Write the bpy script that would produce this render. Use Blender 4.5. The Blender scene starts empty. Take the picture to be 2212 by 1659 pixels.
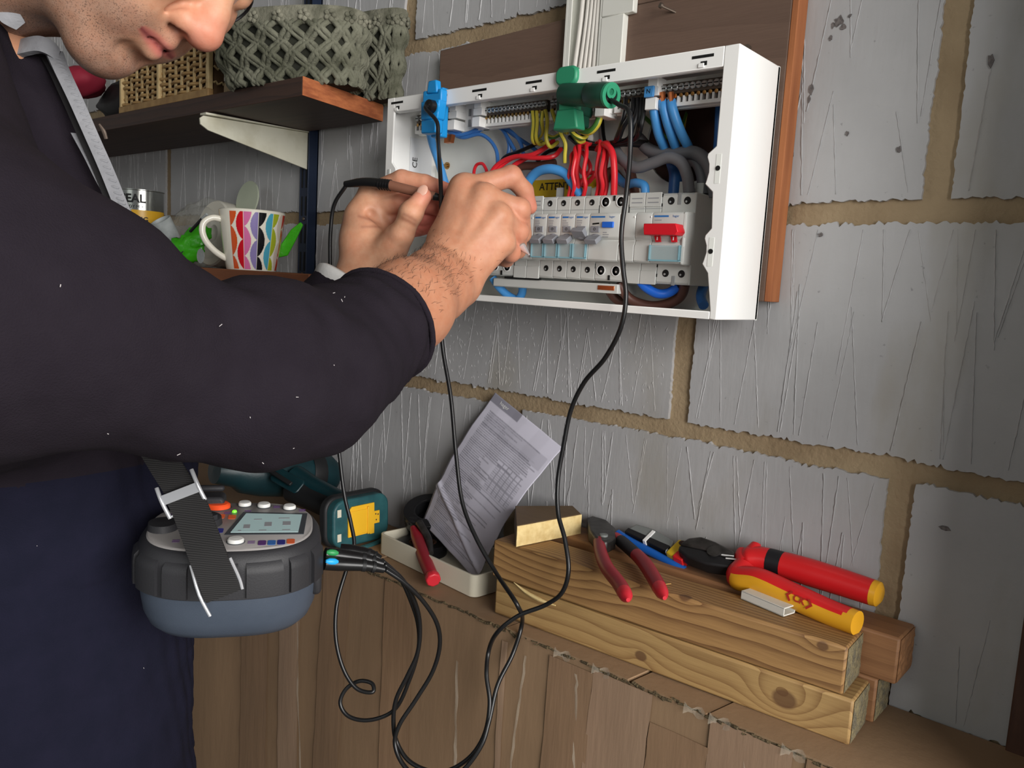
# A garage wall with an opened consumer unit, a man testing it, shelves, timbers and tools.
# Lengths below are millimetres: X along the wall (right +), Y into the wall (wall face at 0), Z up from
# one mortar bed of the wall.  That bed is 1.35 m above the floor.
import bpy, math, random
import numpy as np
from mathutils import Vector, Matrix
random.seed(7); RNG = np.random.default_rng(7)
SC = bpy.context.scene
COL = SC.collection
FLOOR = -1350.0
A = np.array
# ------------------------------------------------------------------ camera, light, exposure
CAM = A([190.92, -758.45, -81.25])
CR = A([0.75381956, 0.6545823, 0.05725451]); CU = A([-0.12402048, 0.05616966, 0.99068859]); CF = A([-0.64527125, 0.75390117, -0.1235234])
def W(p): return Vector((p[0]/1000, p[1]/1000, (p[2]-FLOOR)/1000))
cam = bpy.data.objects.new('camera', bpy.data.cameras.new('camera')); COL.objects.link(cam); SC.camera = cam
m = Matrix.Identity(4)
for i in range(3): m[i][0], m[i][1], m[i][2] = CR[i], CU[i], -CF[i]
m.translation = W(CAM); cam.matrix_world = m
cam.data.sensor_width = 36; cam.data.lens = 1750/2212*36; cam.data.clip_start = .02
wd = bpy.data.worlds.new('overcast'); SC.world = wd; wd.use_nodes = True
bg = wd.node_tree.nodes['Background']; bg.inputs[0].default_value = (.95, .98, 1.0, 1); bg.inputs[1].default_value = .16
def area(name, loc, tgt, sx, sy, power, col):
    l = bpy.data.lights.new(name, 'AREA'); l.shape = 'RECTANGLE'; l.size = sx; l.size_y = sy; l.energy = power; l.color = col
    o = bpy.data.objects.new(name, l); COL.objects.link(o); o.location = W(loc)
    o.rotation_euler = (W(tgt)-W(loc)).to_track_quat('-Z', 'Y').to_euler(); return o
area('garage_door_daylight', (2250, -1020, 320), (-350, -250, -60), 2.1, 1.4, 122, (1.0, .975, .95))
area('front_fill', (-300, -2900, 700), (-500, 0, 0), 1.2, .8, 6, (.95, 1.0, .95))  # weak fill lamp added at the open front, no window there
vs = SC.view_settings; SC.display_settings.display_device = 'sRGB'
vs.view_transform = 'Standard'; vs.look = 'None'; vs.exposure = 0; vs.gamma = 1; vs.use_curve_mapping = False
# ------------------------------------------------------------------ surveying: a sight line cut at a known depth
def sight(x, y, Y=None, Z=None, X=None, d=None):
    v = CR*((x-1106)/1750) - CU*((y-829.5)/1750) + CF
    t = d if d is not None else ((Y-CAM[1])/v[1] if Y is not None else ((Z-CAM[2])/v[2] if Z is not None else (X-CAM[0])/v[0]))
    return CAM + v*t
def sights(pts, **k): return [sight(p[0], p[1], **(k if len(p) < 3 else dict(k, **p[2]))) for p in pts]
# ------------------------------------------------------------------ materials
def lin(c):
    c = [x/255 for x in c[:3]]
    return tuple([(x/12.92 if x <= .04045 else ((x+.055)/1.055)**2.4) for x in c]+[1])
class NT:
    def __init__(s, name):
        s.m = bpy.data.materials.new(name); s.m.use_nodes = True; s.t = s.m.node_tree; s.b = s.t.nodes['Principled BSDF']
    def n(s, typ, **k):
        o = s.t.nodes.new(typ)
        for a, v in k.items(): setattr(o, a, v)
        return o
    def put(s, sock, v):
        if hasattr(v, 'is_linked') or hasattr(v, 'links'): s.t.links.new(v, sock)
        else: sock.default_value = v
    def math(s, op, a, b=0.0, c=None):
        o = s.n('ShaderNodeMath', operation=op); s.put(o.inputs[0], a); s.put(o.inputs[1], b)
        if c is not None: s.put(o.inputs[2], c)
        return o.outputs[0]
    def mix(s, f, a, b, mode='MIX'):
        o = s.n('ShaderNodeMix', data_type='RGBA', blend_type=mode); s.put(o.inputs[0], f); s.put(o.inputs[6], a); s.put(o.inputs[7], b); return o.outputs[2]
    def coord(s, stretch=(1, 1, 1)):
        c = s.n('ShaderNodeTexCoord'); mp = s.n('ShaderNodeMapping'); mp.inputs['Scale'].default_value = stretch
        s.t.links.new(c.outputs['Object'], mp.inputs[0]); return mp.outputs[0]
    def noise(s, vec, scale, detail=4, rough=.55, dist=0):
        o = s.n('ShaderNodeTexNoise'); o.inputs['Scale'].default_value = scale; o.inputs['Detail'].default_value = detail
        o.inputs['Roughness'].default_value = rough; o.inputs['Distortion'].default_value = dist; s.t.links.new(vec, o.inputs['Vector']); return o.outputs[0]
    def ramp(s, f, lo, hi):
        o = s.n('ShaderNodeMapRange'); o.inputs[1].default_value = lo; o.inputs[2].default_value = hi; s.put(o.inputs[0], f); return o.outputs[0]
    def bump(s, h, strength, dist, prev=None):
        o = s.n('ShaderNodeBump'); o.inputs['Strength'].default_value = strength; o.inputs['Distance'].default_value = dist; s.put(o.inputs['Height'], h)
        if prev is not None: s.t.links.new(prev, o.inputs['Normal'])
        return o.outputs[0]
MATS = {}
def M(name, c=(128,128,128), rough=.5, metal=0, c2=None, scale=20, stretch=(1,1,1), lo=.35, hi=.65, bump=0, bscale=300, bstretch=(1,1,1), bdist=.001,
      attr=False, trans=0, ior=1.45, alpha=1, spec=.5, coat=0, emis=None, sss=0, detail=4):
    t = NT(name); b = t.b; base = lin(c)
    if attr:
        a = t.n('ShaderNodeAttribute', attribute_name='Col'); base = a.outputs['Color']
    if c2 is not None:
        f = t.ramp(t.noise(t.coord(stretch), scale, detail), lo, hi)
        base = t.mix(f, base, lin(c2)) if not attr else t.mix(t.math('MULTIPLY', f, .5), base, lin(c2), 'MULTIPLY')
    t.put(b.inputs['Base Color'], base)
    b.inputs['Roughness'].default_value = rough; b.inputs['Metallic'].default_value = metal; b.inputs['Specular IOR Level'].default_value = spec
    b.inputs['Transmission Weight'].default_value = trans; b.inputs['IOR'].default_value = ior; b.inputs['Alpha'].default_value = alpha; b.inputs['Coat Weight'].default_value = coat
    if sss: b.inputs['Subsurface Weight'].default_value = sss; b.inputs['Subsurface Radius'].default_value = (.006, .002, .001); b.inputs['Subsurface Scale'].default_value = 1
    if emis: b.inputs['Emission Color'].default_value = lin(emis[0]); b.inputs['Emission Strength'].default_value = emis[1]
    if bump: t.put(b.inputs['Normal'], t.bump(t.noise(t.coord(bstretch), bscale, 5), bump, bdist))
    MATS[name] = t.m; return t.m
def wood(name, light, dark, pitch=7.0, pith=(30, 60), knots=(), rough=.62, grey=None, wob=5, contrast=.8, fine=.35):
    """Growth rings about a pith line along X, bent round knots; lengths mm in the thing's own frame."""
    t = NT(name); sx = t.n('ShaderNodeSeparateXYZ'); co = t.coord((1000, 1000, 1000)); t.t.links.new(co, sx.inputs[0])
    x, y, z = sx.outputs
    wv = t.noise(t.coord((3, 9, 9)), 1.6, 3)
    dy = t.math('SUBTRACT', y, pith[0]); dz = t.math('SUBTRACT', z, pith[1])
    r = t.math('SQRT', t.math('ADD', t.math('MULTIPLY', dy, dy), t.math('MULTIPLY', dz, dz)))
    r = t.math('ADD', r, t.math('MULTIPLY', wv, wob*4.0)); kmask = None
    for (kx, ky, kz, s, amp) in knots:
        ax = t.math('SUBTRACT', x, kx); ay = t.math('SUBTRACT', y, ky); az = t.math('SUBTRACT', z, kz)
        d2 = t.math('ADD', t.math('MULTIPLY', t.math('MULTIPLY', ax, ax), .6 if s < 20 else .2), t.math('ADD', t.math('MULTIPLY', ay, ay), t.math('MULTIPLY', az, az)))
        g = t.math('POWER', 2.718, t.math('MULTIPLY', d2, -1/(s*s*2.2)))
        r = t.math('ADD', r, t.math('MULTIPLY', g, amp))
        k = t.ramp(t.math('SQRT', d2), s*.62, s*.45) if s < 20 else 0.0
        kmask = k if kmask is None else t.math('MAXIMUM', kmask, k)
    f = t.math('FRACT', t.math('DIVIDE', r, pitch)); f = t.math('POWER', f, 2.6)
    fn = t.noise(t.coord((12, 260, 260)), 3, 4)
    f = t.math('ADD', t.math('MULTIPLY', f, contrast), t.math('MULTIPLY', t.ramp(fn, .35, .7), fine))
    col = t.mix(f, lin(light), lin(dark))
    if kmask is not None: col = t.mix(t.math('MULTIPLY', kmask, .8), col, lin((92, 62, 40)))
    if grey: col = t.mix(t.ramp(t.noise(t.coord(), 14, 4), .5, .72), col, lin(grey))
    t.put(t.b.inputs['Base Color'], col); t.b.inputs['Roughness'].default_value = rough
    t.put(t.b.inputs['Normal'], t.bump(f, .12, .001)); MATS[name] = t.m; return t.m
# ------------------------------------------------------------------ mesh building
def nrm(v): v = np.asarray(v, float); return v/max(np.linalg.norm(v), 1e-9)
class FR:
    """a frame: origin o, axes x y z"""
    def __init__(s, o, x=(1,0,0), y=None, z=None):
        s.o = A(o, float); s.x = nrm(x)
        if y is None and z is None: y = (0,1,0) if abs(s.x[1]) < .9 else (0,0,1)
        if y is not None: s.z = nrm(np.cross(s.x, y)); s.y = np.cross(s.z, s.x)
        else: s.y = nrm(np.cross(z, s.x)); s.z = np.cross(s.x, s.y)
    def __call__(s, p): p = np.asarray(p, float); return s.o + p[..., 0:1]*s.x + p[..., 1:2]*s.y + p[..., 2:3]*s.z
    def at(s, a, b, c): return s.o + a*s.x + b*s.y + c*s.z
    def sub(s, a, b, c): return FR(s.at(a, b, c), s.x, s.y)
ID = FR((0,0,0))
def spline(pts, n=8, closed=False):
    P = [A(p, float) for p in pts]
    if len(P) < 3: return P
    out = []; N = len(P); rng = N if closed else N-1
    for i in range(rng):
        p0 = P[(i-1) % N] if closed or i > 0 else 2*P[0]-P[1]; p1 = P[i]; p2 = P[(i+1) % N]
        p3 = P[(i+2) % N] if closed or i+2 < N else 2*P[-1]-P[-2]
        t0 = 0; t1 = t0+max(np.linalg.norm(p1-p0), 1e-6)**.5; t2 = t1+max(np.linalg.norm(p2-p1), 1e-6)**.5; t3 = t2+max(np.linalg.norm(p3-p2), 1e-6)**.5
        for k in range(n):
            t = t1+(t2-t1)*k/n
            a1 = (t1-t)/(t1-t0)*p0+(t-t0)/(t1-t0)*p1; a2 = (t2-t)/(t2-t1)*p1+(t-t1)/(t2-t1)*p2; a3 = (t3-t)/(t3-t2)*p2+(t-t2)/(t3-t2)*p3
            b1 = (t2-t)/(t2-t0)*a1+(t-t0)/(t2-t0)*a2; b2 = (t3-t)/(t3-t1)*a2+(t-t1)/(t3-t1)*a3
            out.append((t2-t)/(t2-t1)*b1+(t-t1)/(t2-t1)*b2)
    if not closed: out.append(P[-1])
    return out
class MB:
    def __init__(s): s.v = []; s.f = []; s.mi = []; s.n = 0
    def add(s, V, F, mat=0):
        V = np.asarray(V, float).reshape(-1, 3); s.v.append(V)
        for f in F: s.f.append([i+s.n for i in f]); s.mi.append(mat)
        s.n += len(V); return s
    def box(s, lo, hi, fr=ID, mat=0):
        (a,b,c),(d,e,f) = lo, hi
        V = fr(A([[a,b,c],[d,b,c],[d,e,c],[a,e,c],[a,b,f],[d,b,f],[d,e,f],[a,e,f]]))
        return s.add(V, [(3,2,1,0),(4,5,6,7),(0,1,5,4),(1,2,6,5),(2,3,7,6),(3,0,4,7)], mat)
    def prism(s, poly, z0, z1, fr=ID, mat=0, mat2=None, scale=1.0):
        n = len(poly); P = A(poly, float); c = P.mean(0)
        V = np.vstack([np.c_[P, np.full(n, z0)], np.c_[(P-c)*scale+c, np.full(n, z1)]])
        s.add(fr(V), [tuple(range(n-1, -1, -1)), tuple(range(n, 2*n))], mat)
        s.n -= 2*n; s.v.pop(); k = len(s.f)
        s.add(fr(V), [(i, (i+1) % n, n+(i+1) % n, n+i) for i in range(n)], mat if mat2 is None else mat2)
        return s
    def tube(s, pts, r, n=10, mat=0, res=0, closed=False, cap=True, flat=None):
        P = spline(pts, res, closed) if res else [A(p, float) for p in pts]
        N = len(P); R = np.interp(np.linspace(0, 1, N), np.linspace(0, 1, len(r)), r) if np.ndim(r) else np.full(N, float(r))
        T = [nrm(P[(i+1) % N]-P[i-1]) if closed else nrm(P[min(i+1, N-1)]-P[max(i-1, 0)]) for i in range(N)]
        u = np.cross(T[0], (0,0,1)) if flat is None else A(flat, float)
        if np.linalg.norm(u) < .1: u = np.cross(T[0], (1,0,0))
        V = []; a = np.arange(n)*2*math.pi/n
        for i in range(N):
            u = nrm(u-T[i]*np.dot(u, T[i])); w = np.cross(T[i], u)
            V.append(P[i]+R[i]*(np.cos(a)[:, None]*u+np.sin(a)[:, None]*w))
        F = []
        for i in range(N if closed else N-1):
            j = (i+1) % N
            F += [(i*n+k, i*n+(k+1) % n, j*n+(k+1) % n, j*n+k) for k in range(n)]
        if cap and not closed: F += [tuple(range(n-1, -1, -1)), tuple((N-1)*n+k for k in range(n))]
        return s.add(np.vstack(V), F, mat)
    def ribbon(s, pts, wv, w, th, mat=0, res=0):
        """strip of width w along wv (one vector or one per point), thickness th"""
        P = spline(pts, res) if res else [A(p, float) for p in pts]; N = len(P)
        if np.ndim(wv) == 1: WV = [nrm(wv)]*N
        else:
            q = A(wv, float); WV = [nrm([np.interp(i/(N-1), np.linspace(0, 1, len(q)), q[:, k]) for k in range(3)]) for i in range(N)]
        R = np.interp(np.linspace(0, 1, N), np.linspace(0, 1, len(w)), w) if np.ndim(w) else np.full(N, float(w))
        V = []
        for i in range(N):
            t = nrm(P[min(i+1, N-1)]-P[max(i-1, 0)]); nn = nrm(np.cross(t, WV[i])); a = WV[i]*R[i]/2; b = nn*th/2
            V += [P[i]-a-b, P[i]+a-b, P[i]+a+b, P[i]-a+b]
        F = [(i*4+k, i*4+(k+1) % 4, i*4+4+(k+1) % 4, i*4+4+k) for i in range(N-1) for k in range(4)]
        F += [(3,2,1,0), tuple((N-1)*4+k for k in range(4))]
        return s.add(V, F, mat)
    def lathe(s, prof, fr=ID, n=24, mat=0, sx=1, sy=1, mats=None):
        a = np.arange(n)*2*math.pi/n; V = []
        for r, z in prof: V.append(np.c_[np.cos(a)*r*sx, np.sin(a)*r*sy, np.full(n, z)])
        for i in range(len(prof)-1):
            pass
        V = fr(np.vstack(V)); F = []; first = len(s.f)
        for i in range(len(prof)-1): F += [(i*n+k, i*n+(k+1) % n, (i+1)*n+(k+1) % n, (i+1)*n+k) for k in range(n)]
        if prof[0][0] > 1e-6: F.append(tuple(range(n-1, -1, -1)))
        if prof[-1][0] > 1e-6: F.append(tuple((len(prof)-1)*n+k for k in range(n)))
        s.add(V, F, mat)
        if mats:
            for i in range(len(prof)-1):
                for k in range(n): s.mi[first+i*n+k] = mats[i]
        return s
    def ell(s, c, r, fr=ID, n=14, mat=0):
        pr = [(max(1e-7, math.cos(t)), math.sin(t)) for t in np.linspace(-math.pi/2, math.pi/2, n//2+1)]
        f2 = FR(fr.at(*c), fr.x, fr.y); a = np.arange(n)*2*math.pi/n
        V = np.vstack([np.c_[np.cos(a)*p*r[0], np.sin(a)*p*r[1], np.full(n, q*r[2])] for p, q in pr])
        F = [(i*n+k, i*n+(k+1) % n, (i+1)*n+(k+1) % n, (i+1)*n+k) for i in range(len(pr)-1) for k in range(n)]
        return s.add(f2(V), F, mat)
    def grid(s, V, mat=0, closed_u=False, flip=False):
        V = np.asarray(V, float); nu, nv = V.shape[:2]; F = []
        for i in range(nu if closed_u else nu-1):
            j = (i+1) % nu
            for k in range(nv-1):
                q = (i*nv+k, j*nv+k, j*nv+k+1, i*nv+k+1); F.append(q[::-1] if flip else q)
        return s.add(V.reshape(-1, 3), F, mat)
    def V(s): return np.vstack(s.v)
BASE = {}
def finish(o, base, parent):
    BASE[o.name] = A(base, float)
    if parent is None: o.location = W(base)
    else: o.parent = parent
    COL.objects.link(o)
def thing(name, label, cat, loc, group=None):
    o = bpy.data.objects.new(name, None); o.empty_display_size = .05; finish(o, loc, None)
    o['label'] = label; o['category'] = cat
    if group: o['group'] = group
    return o
def build(name, mb, mats, parent=None, label=None, cat=None, group=None, kind=None, bevel=0, seg=2, smooth=40, sub=0, col=None, base=None, solid=0):
    V = mb.V(); me = bpy.data.meshes.new(name)
    if parent is not None: b = BASE[parent.name]
    elif base is not None: b = A(base, float)
    else: lo, hi = V.min(0), V.max(0); b = A([(lo[0]+hi[0])/2, (lo[1]+hi[1])/2, lo[2]])
    me.from_pydata(((V-b)/1000).tolist(), [], mb.f)
    for mt in (mats if isinstance(mats, (list, tuple)) else [mats]): me.materials.append(MATS[mt] if isinstance(mt, str) else mt)
    if any(mb.mi): me.polygons.foreach_set('material_index', mb.mi)
    if smooth:
        me.shade_smooth()
        if smooth < 180: me.set_sharp_from_angle(angle=math.radians(smooth))
    if col is not None:
        c = np.asarray(col(V) if callable(col) else col, float)
        if c.shape[1] == 3: c = np.c_[c, np.ones(len(c))]
        at = me.color_attributes.new('Col', 'FLOAT_COLOR', 'POINT'); at.data.foreach_set('color', c.astype(np.float32).ravel())
    me.update()
    o = bpy.data.objects.new(name, me); finish(o, b, parent)
    if label: o['label'] = label
    if cat: o['category'] = cat
    if group: o['group'] = group
    if kind: o['kind'] = kind
    if solid: md = o.modifiers.new('shell', 'SOLIDIFY'); md.thickness = solid/1000; md.offset = -1
    if bevel: md = o.modifiers.new('edge', 'BEVEL'); md.width = bevel/1000; md.segments = seg; md.limit_method = 'ANGLE'; md.angle_limit = math.radians(35); md.harden_normals = False
    if sub: md = o.modifiers.new('sub', 'SUBSURF'); md.levels = sub; md.render_levels = sub
    return o
def dup(o, off=(0,0,0), parent=None, label=None):
    c = o.copy(); COL.objects.link(c); p = parent if parent is not None else o.parent
    if p is not None: c.parent = p
    c.location = o.location+Vector((off[0]/1000, off[1]/1000, off[2]/1000)); BASE[c.name] = BASE.get(o.name, A([0,0,0.]))+A(off, float)
    if label: c['label'] = label
    for ch in list(o.children): d = ch.copy(); COL.objects.link(d); d.parent = c
    return c
def lincol(c): return A(lin(c)[:3])
def text_mesh(txt, size, fr, mb, mat=0, depth=.25, align='CENTER', bold=0):
    """flat lettering in frame xy plane, facing +z of the frame"""
    cu = bpy.data.curves.new('t', 'FONT'); cu.body = txt; cu.size = 1; cu.align_x = align; cu.align_y = 'CENTER'; cu.offset = bold; cu.resolution_u = 2
    o = bpy.data.objects.new('t', cu); me = o.to_mesh()
    V = A([v.co[:] for v in me.vertices]).reshape(-1, 3)*size; V[:, 2] = depth
    F = [tuple(p.vertices) for p in me.polygons]; o.to_mesh_clear(); bpy.data.objects.remove(o); bpy.data.curves.remove(cu)
    if len(V): mb.add(fr(V), F, mat)
    return mb
# ------------------------------------------------------------------ implicit bodies (smooth-union fields, surface nets)
class SDF:
    def __init__(s, lo, hi, h):
        s.lo = A(lo, float); s.h = h; s.n = np.ceil((A(hi, float)-s.lo)/h).astype(int)+1; s.F = np.full(s.n, 80.0, np.float32)
    def _sub(s, lo, hi, pad):
        a = np.clip(np.floor((lo-pad-s.lo)/s.h).astype(int), 0, s.n); b = np.clip(np.ceil((hi+pad-s.lo)/s.h).astype(int)+1, 0, s.n)
        if (b <= a).any(): return None
        sl = tuple(slice(a[i], b[i]) for i in range(3))
        ax = [s.lo[i]+s.h*np.arange(a[i], b[i]) for i in range(3)]
        return sl, ax[0][:, None, None].astype(np.float32), ax[1][None, :, None].astype(np.float32), ax[2][None, None, :].astype(np.float32)
    def _mix(s, sl, d, k, op):
        f = s.F[sl]
        if op == 'sub': d = -d; h = np.maximum(k-np.abs(f-d), 0)/k; s.F[sl] = np.maximum(f, d)+h*h*k*.25
        else: h = np.maximum(k-np.abs(f-d), 0)/k; s.F[sl] = np.minimum(f, d)-h*h*k*.25
    def cap(s, a, b, ra, rb=None, k=8, op='add', rip=None):
        rb = ra if rb is None else rb; a = A(a, float); b = A(b, float); rm = max(ra, rb)
        q = s._sub(np.minimum(a, b)-rm, np.maximum(a, b)+rm, k+4*s.h+10)
        if q is None: return s
        sl, X, Y, Z = q; ab = b-a; L = max(float(ab@ab), 1e-6)
        t = np.clip(((X-a[0])*ab[0]+(Y-a[1])*ab[1]+(Z-a[2])*ab[2])/L, 0, 1)
        d = np.sqrt((X-a[0]-t*ab[0])**2+(Y-a[1]-t*ab[1])**2+(Z-a[2]-t*ab[2])**2)-(ra+(rb-ra)*t)
        s._mix(sl, d, k, op); return s
    def chain(s, pts, rs, k=6, k0=None):
        for i in range(len(pts)-1): s.cap(pts[i], pts[i+1], rs[i], rs[i+1], k if i or k0 is None else k0)
        return s
    def ell(s, c, r, ax=None, k=8, op='add'):
        c = A(c, float); r = A(r, float); ax = np.eye(3) if ax is None else A(ax, float); rm = r.max()
        q = s._sub(c-rm, c+rm, k+4*s.h+10)
        if q is None: return s
        sl, X, Y, Z = q; X = X-c[0]; Y = Y-c[1]; Z = Z-c[2]
        l = [(X*ax[i][0]+Y*ax[i][1]+Z*ax[i][2]) for i in range(3)]
        k0 = np.sqrt(sum((l[i]/r[i])**2 for i in range(3))); k1 = np.sqrt(sum((l[i]/r[i]**2)**2 for i in range(3)))
        s._mix(sl, k0*(k0-1)/np.maximum(k1, 1e-6), k, op); return s
    def cut(s, p, n):
        """remove the half space on the n side of p"""
        q = s._sub(s.lo, s.lo+s.h*s.n, 0); sl, X, Y, Z = q; n = nrm(n)
        s.F[sl] = np.maximum(s.F[sl], (X-p[0])*n[0]+(Y-p[1])*n[1]+(Z-p[2])*n[2]); return s
    def disp(s, fn):
        """add a displacement (mm, outward +) near the surface"""
        i = np.argwhere(np.abs(s.F) < 5*s.h+12); P = s.lo+i*s.h
        s.F[i[:, 0], i[:, 1], i[:, 2]] -= fn(P).astype(np.float32); return s
    def mesh(s):
        F = s.F; sg = F < 0; n = s.n
        cnt = sum(sg[a:n[0]-1+a, b:n[1]-1+b, c:n[2]-1+c].astype(np.int8) for a in (0,1) for b in (0,1) for c in (0,1))
        cell = np.argwhere((cnt > 0) & (cnt < 8)); idx = np.full(n-1, -1, np.int64); idx[tuple(cell.T)] = np.arange(len(cell))
        acc = np.zeros((len(cell), 3)); num = np.zeros(len(cell)); cs = [A((a,b,c)) for a in (0,1) for b in (0,1) for c in (0,1)]
        for p in cs:
            for ax in range(3):
                if p[ax]: continue
                q = p.copy(); q[ax] = 1
                f0 = F[tuple((cell+p).T)]; f1 = F[tuple((cell+q).T)]; mk = (f0 < 0) != (f1 < 0)
                t = np.where(mk, f0/np.where(mk, f0-f1, 1), 0)
                pt = np.tile(p.astype(float), (len(cell), 1)); pt[:, ax] += t
                acc += pt*mk[:, None]; num += mk
        V = s.lo+s.h*(cell+acc/num[:, None]); Q = []
        for ax in range(3):
            o1, o2 = [(1,2),(2,0),(0,1)][ax]
            sh = [slice(1, n[i]-1) for i in range(3)]; s1 = list(sh); s1[ax] = slice(0, n[ax]-1); s2 = list(sh); s2[ax] = slice(1, n[ax])
            e = sg[tuple(s1)] != sg[tuple(s2)]; c = np.argwhere(e)
            off = A([1,1,1]); off[ax] = 0; c = c+off; inside = sg[tuple(c.T)]
            u = np.zeros(3, int); u[o1] = 1; v = np.zeros(3, int); v[o2] = 1
            q = np.stack([idx[tuple((c-u-v).T)], idx[tuple((c-v).T)], idx[tuple(c.T)], idx[tuple((c-u).T)]], 1)
            q[~inside] = q[~inside][:, ::-1]; Q.append(q)
        Q = np.vstack(Q); Q = Q[(Q >= 0).all(1)]
        mb = MB(); mb.v.append(V); mb.f = Q.tolist(); mb.mi = [0]*len(Q); mb.n = len(V); return mb
def fnoise(P, s, seed=0, oct=3):
    """cheap smooth noise: sums of rotated sines, about -1..1"""
    r = np.random.default_rng(seed); out = np.zeros(len(P)); amp = 1; tot = 0
    for o in range(oct):
        for _ in range(4):
            d = r.normal(size=3); d /= np.linalg.norm(d); out += amp*np.sin(P@d*(2*math.pi/s)*r.uniform(.7, 1.3)+r.uniform(0, 6.28)); tot += amp*.7
        s /= 2.1; amp *= .5
    return out/tot*1.4
# ------------------------------------------------------------------ materials used by the setting
def wall_paint(name, c, c2, stain):
    t = NT(name); co = t.coord(); n1 = t.noise(co, 5, 5); base = t.mix(t.ramp(n1, .35, .68), lin(c), lin(c2))
    gz = t.noise(t.coord((1, 1, .35)), 9, 5); base = t.mix(t.math('MULTIPLY', t.ramp(gz, .58, .76), .45), base, lin(stain))
    sp = t.noise(t.coord(), 160, 2); base = t.mix(t.math('MULTIPLY', t.ramp(sp, .70, .78), .45), base, lin((96, 94, 96)))
    t.put(t.b.inputs['Base Color'], base); t.b.inputs['Roughness'].default_value = .55
    b1 = t.bump(t.noise(t.coord((1, 1, .16)), 210, 5, .6), .22, .0012)
    t.put(t.b.inputs['Normal'], t.bump(t.noise(co, 42, 4), .25, .002, b1)); MATS[name] = t.m
wall_paint('block_paint', (180, 180, 181), (164, 164, 165), (142, 132, 106))
M('mortar', (166, 146, 116), .9, c2=(146, 126, 98), scale=12, bump=.5, bscale=170, bdist=.003)
M('concrete_floor', (120, 116, 110), .85, c2=(96, 92, 88), scale=4, bump=.3, bscale=120)
M('ceiling_board', (150, 146, 138), .8, c2=(132, 128, 120), scale=3)
M('brown_frame', (96, 66, 50), .6, c2=(74, 50, 40), scale=16, stretch=(6, 6, 1), bump=.15, bscale=90, bstretch=(6, 6, 1))
M('dark_frame', (58, 42, 48), .6, c2=(44, 32, 38), scale=10)
# ------------------------------------------------------------------ the room
def struct(name, mb, mat, parent=None, **k): return build(name, mb, mat, parent, kind='structure', **k)
wall = struct('wall_back', MB().box((-2700, 4, FLOOR), (900, 120, 950)), 'mortar', smooth=0)
def ragged(x0, x1, z0, z1, rng):
    """outline of a painted block face with a torn paint edge"""
    out = []
    def edge(a, b, nx, nz):
        L = math.hypot(b[0]-a[0], b[1]-a[1]); n = max(6, int(L/2.6)); j = 0
        for i in range(n):
            t = i/n; j = .93*j+rng.normal(0, .42); w = 1 if 2 < i < n-2 else .3
            tooth = rng.normal(0, .75)+(rng.uniform(-2.6, 2.0) if rng.random() < .16 else 0)
            o = (j+tooth)*w
            out.append((a[0]+(b[0]-a[0])*t+nx*o, a[1]+(b[1]-a[1])*t+nz*o))
    edge((x0, z0), (x1, z0), 0, -1); edge((x1, z0), (x1, z1), .45, 0); edge((x1, z1), (x0, z1), 0, 1); edge((x0, z1), (x0, z0), -.45, 0)
    return out
WF = FR((0, 0, 0), (1, 0, 0), z=(0, -1, 0))          # wall frame: x along the wall, y up, z out of the wall
def ridges(x0, x1, z0, z1, rng, dens):
    """combed zigzag scoring left standing proud of the paint: V lines hanging and rising"""
    mb = MB()
    def line(a, b, w, h):
        L = math.hypot(b[0]-a[0], b[1]-a[1]); n = max(3, int(L/4.2)); V = []; dx, dz = (b[0]-a[0])/L, (b[1]-a[1])/L
        for i in range(n+1):
            t = i/n; e = rng.normal(0, .13); ww = w*rng.uniform(.45, 1.2)*(.35 if i in (0, n) else 1); hh = h*rng.uniform(.5, 1.3)
            x = a[0]+(b[0]-a[0])*t+dz*e; z = a[1]+(b[1]-a[1])*t-dx*e
            V += [(x-dz*ww, z+dx*ww, -.3), (x+dz*.2*e, z, hh), (x+dz*ww, z-dx*ww, -.3)]
        F = []
        for i in range(n): F += [(3*i, 3*i+1, 3*i+4, 3*i+3), (3*i+1, 3*i+2, 3*i+5, 3*i+4)]
        mb.add(WF(A(V)), F)
    H = z1-z0
    for up in (0, 1):
        x = x0+rng.uniform(2, 14)
        while x < x1-10:
            wdt = rng.uniform(12, 30); ln = H*rng.uniform(.36, .72); ap = x+wdt*rng.uniform(.3, .7)
            e0, e1 = (z1-2, z1-2-ln) if up else (z0+2, z0+2+ln)
            hh = rng.uniform(.4, .95)
            for xa in (x, x+wdt):
                if rng.random() < dens:
                    line((xa, e0), (ap+rng.normal(0, 1.0), e1+rng.normal(0, 5)), rng.uniform(.5, .9), hh)
                    if rng.random() < .22: line((xa+rng.uniform(2, 3.5), e0), (ap+rng.uniform(1.5, 3), e1+rng.uniform(5, 30)*(1 if up else -1)), .9, hh*.8)
            x += wdt*rng.uniform(1.0, 2.3)
    return mb
rb = np.random.default_rng(11)
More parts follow.
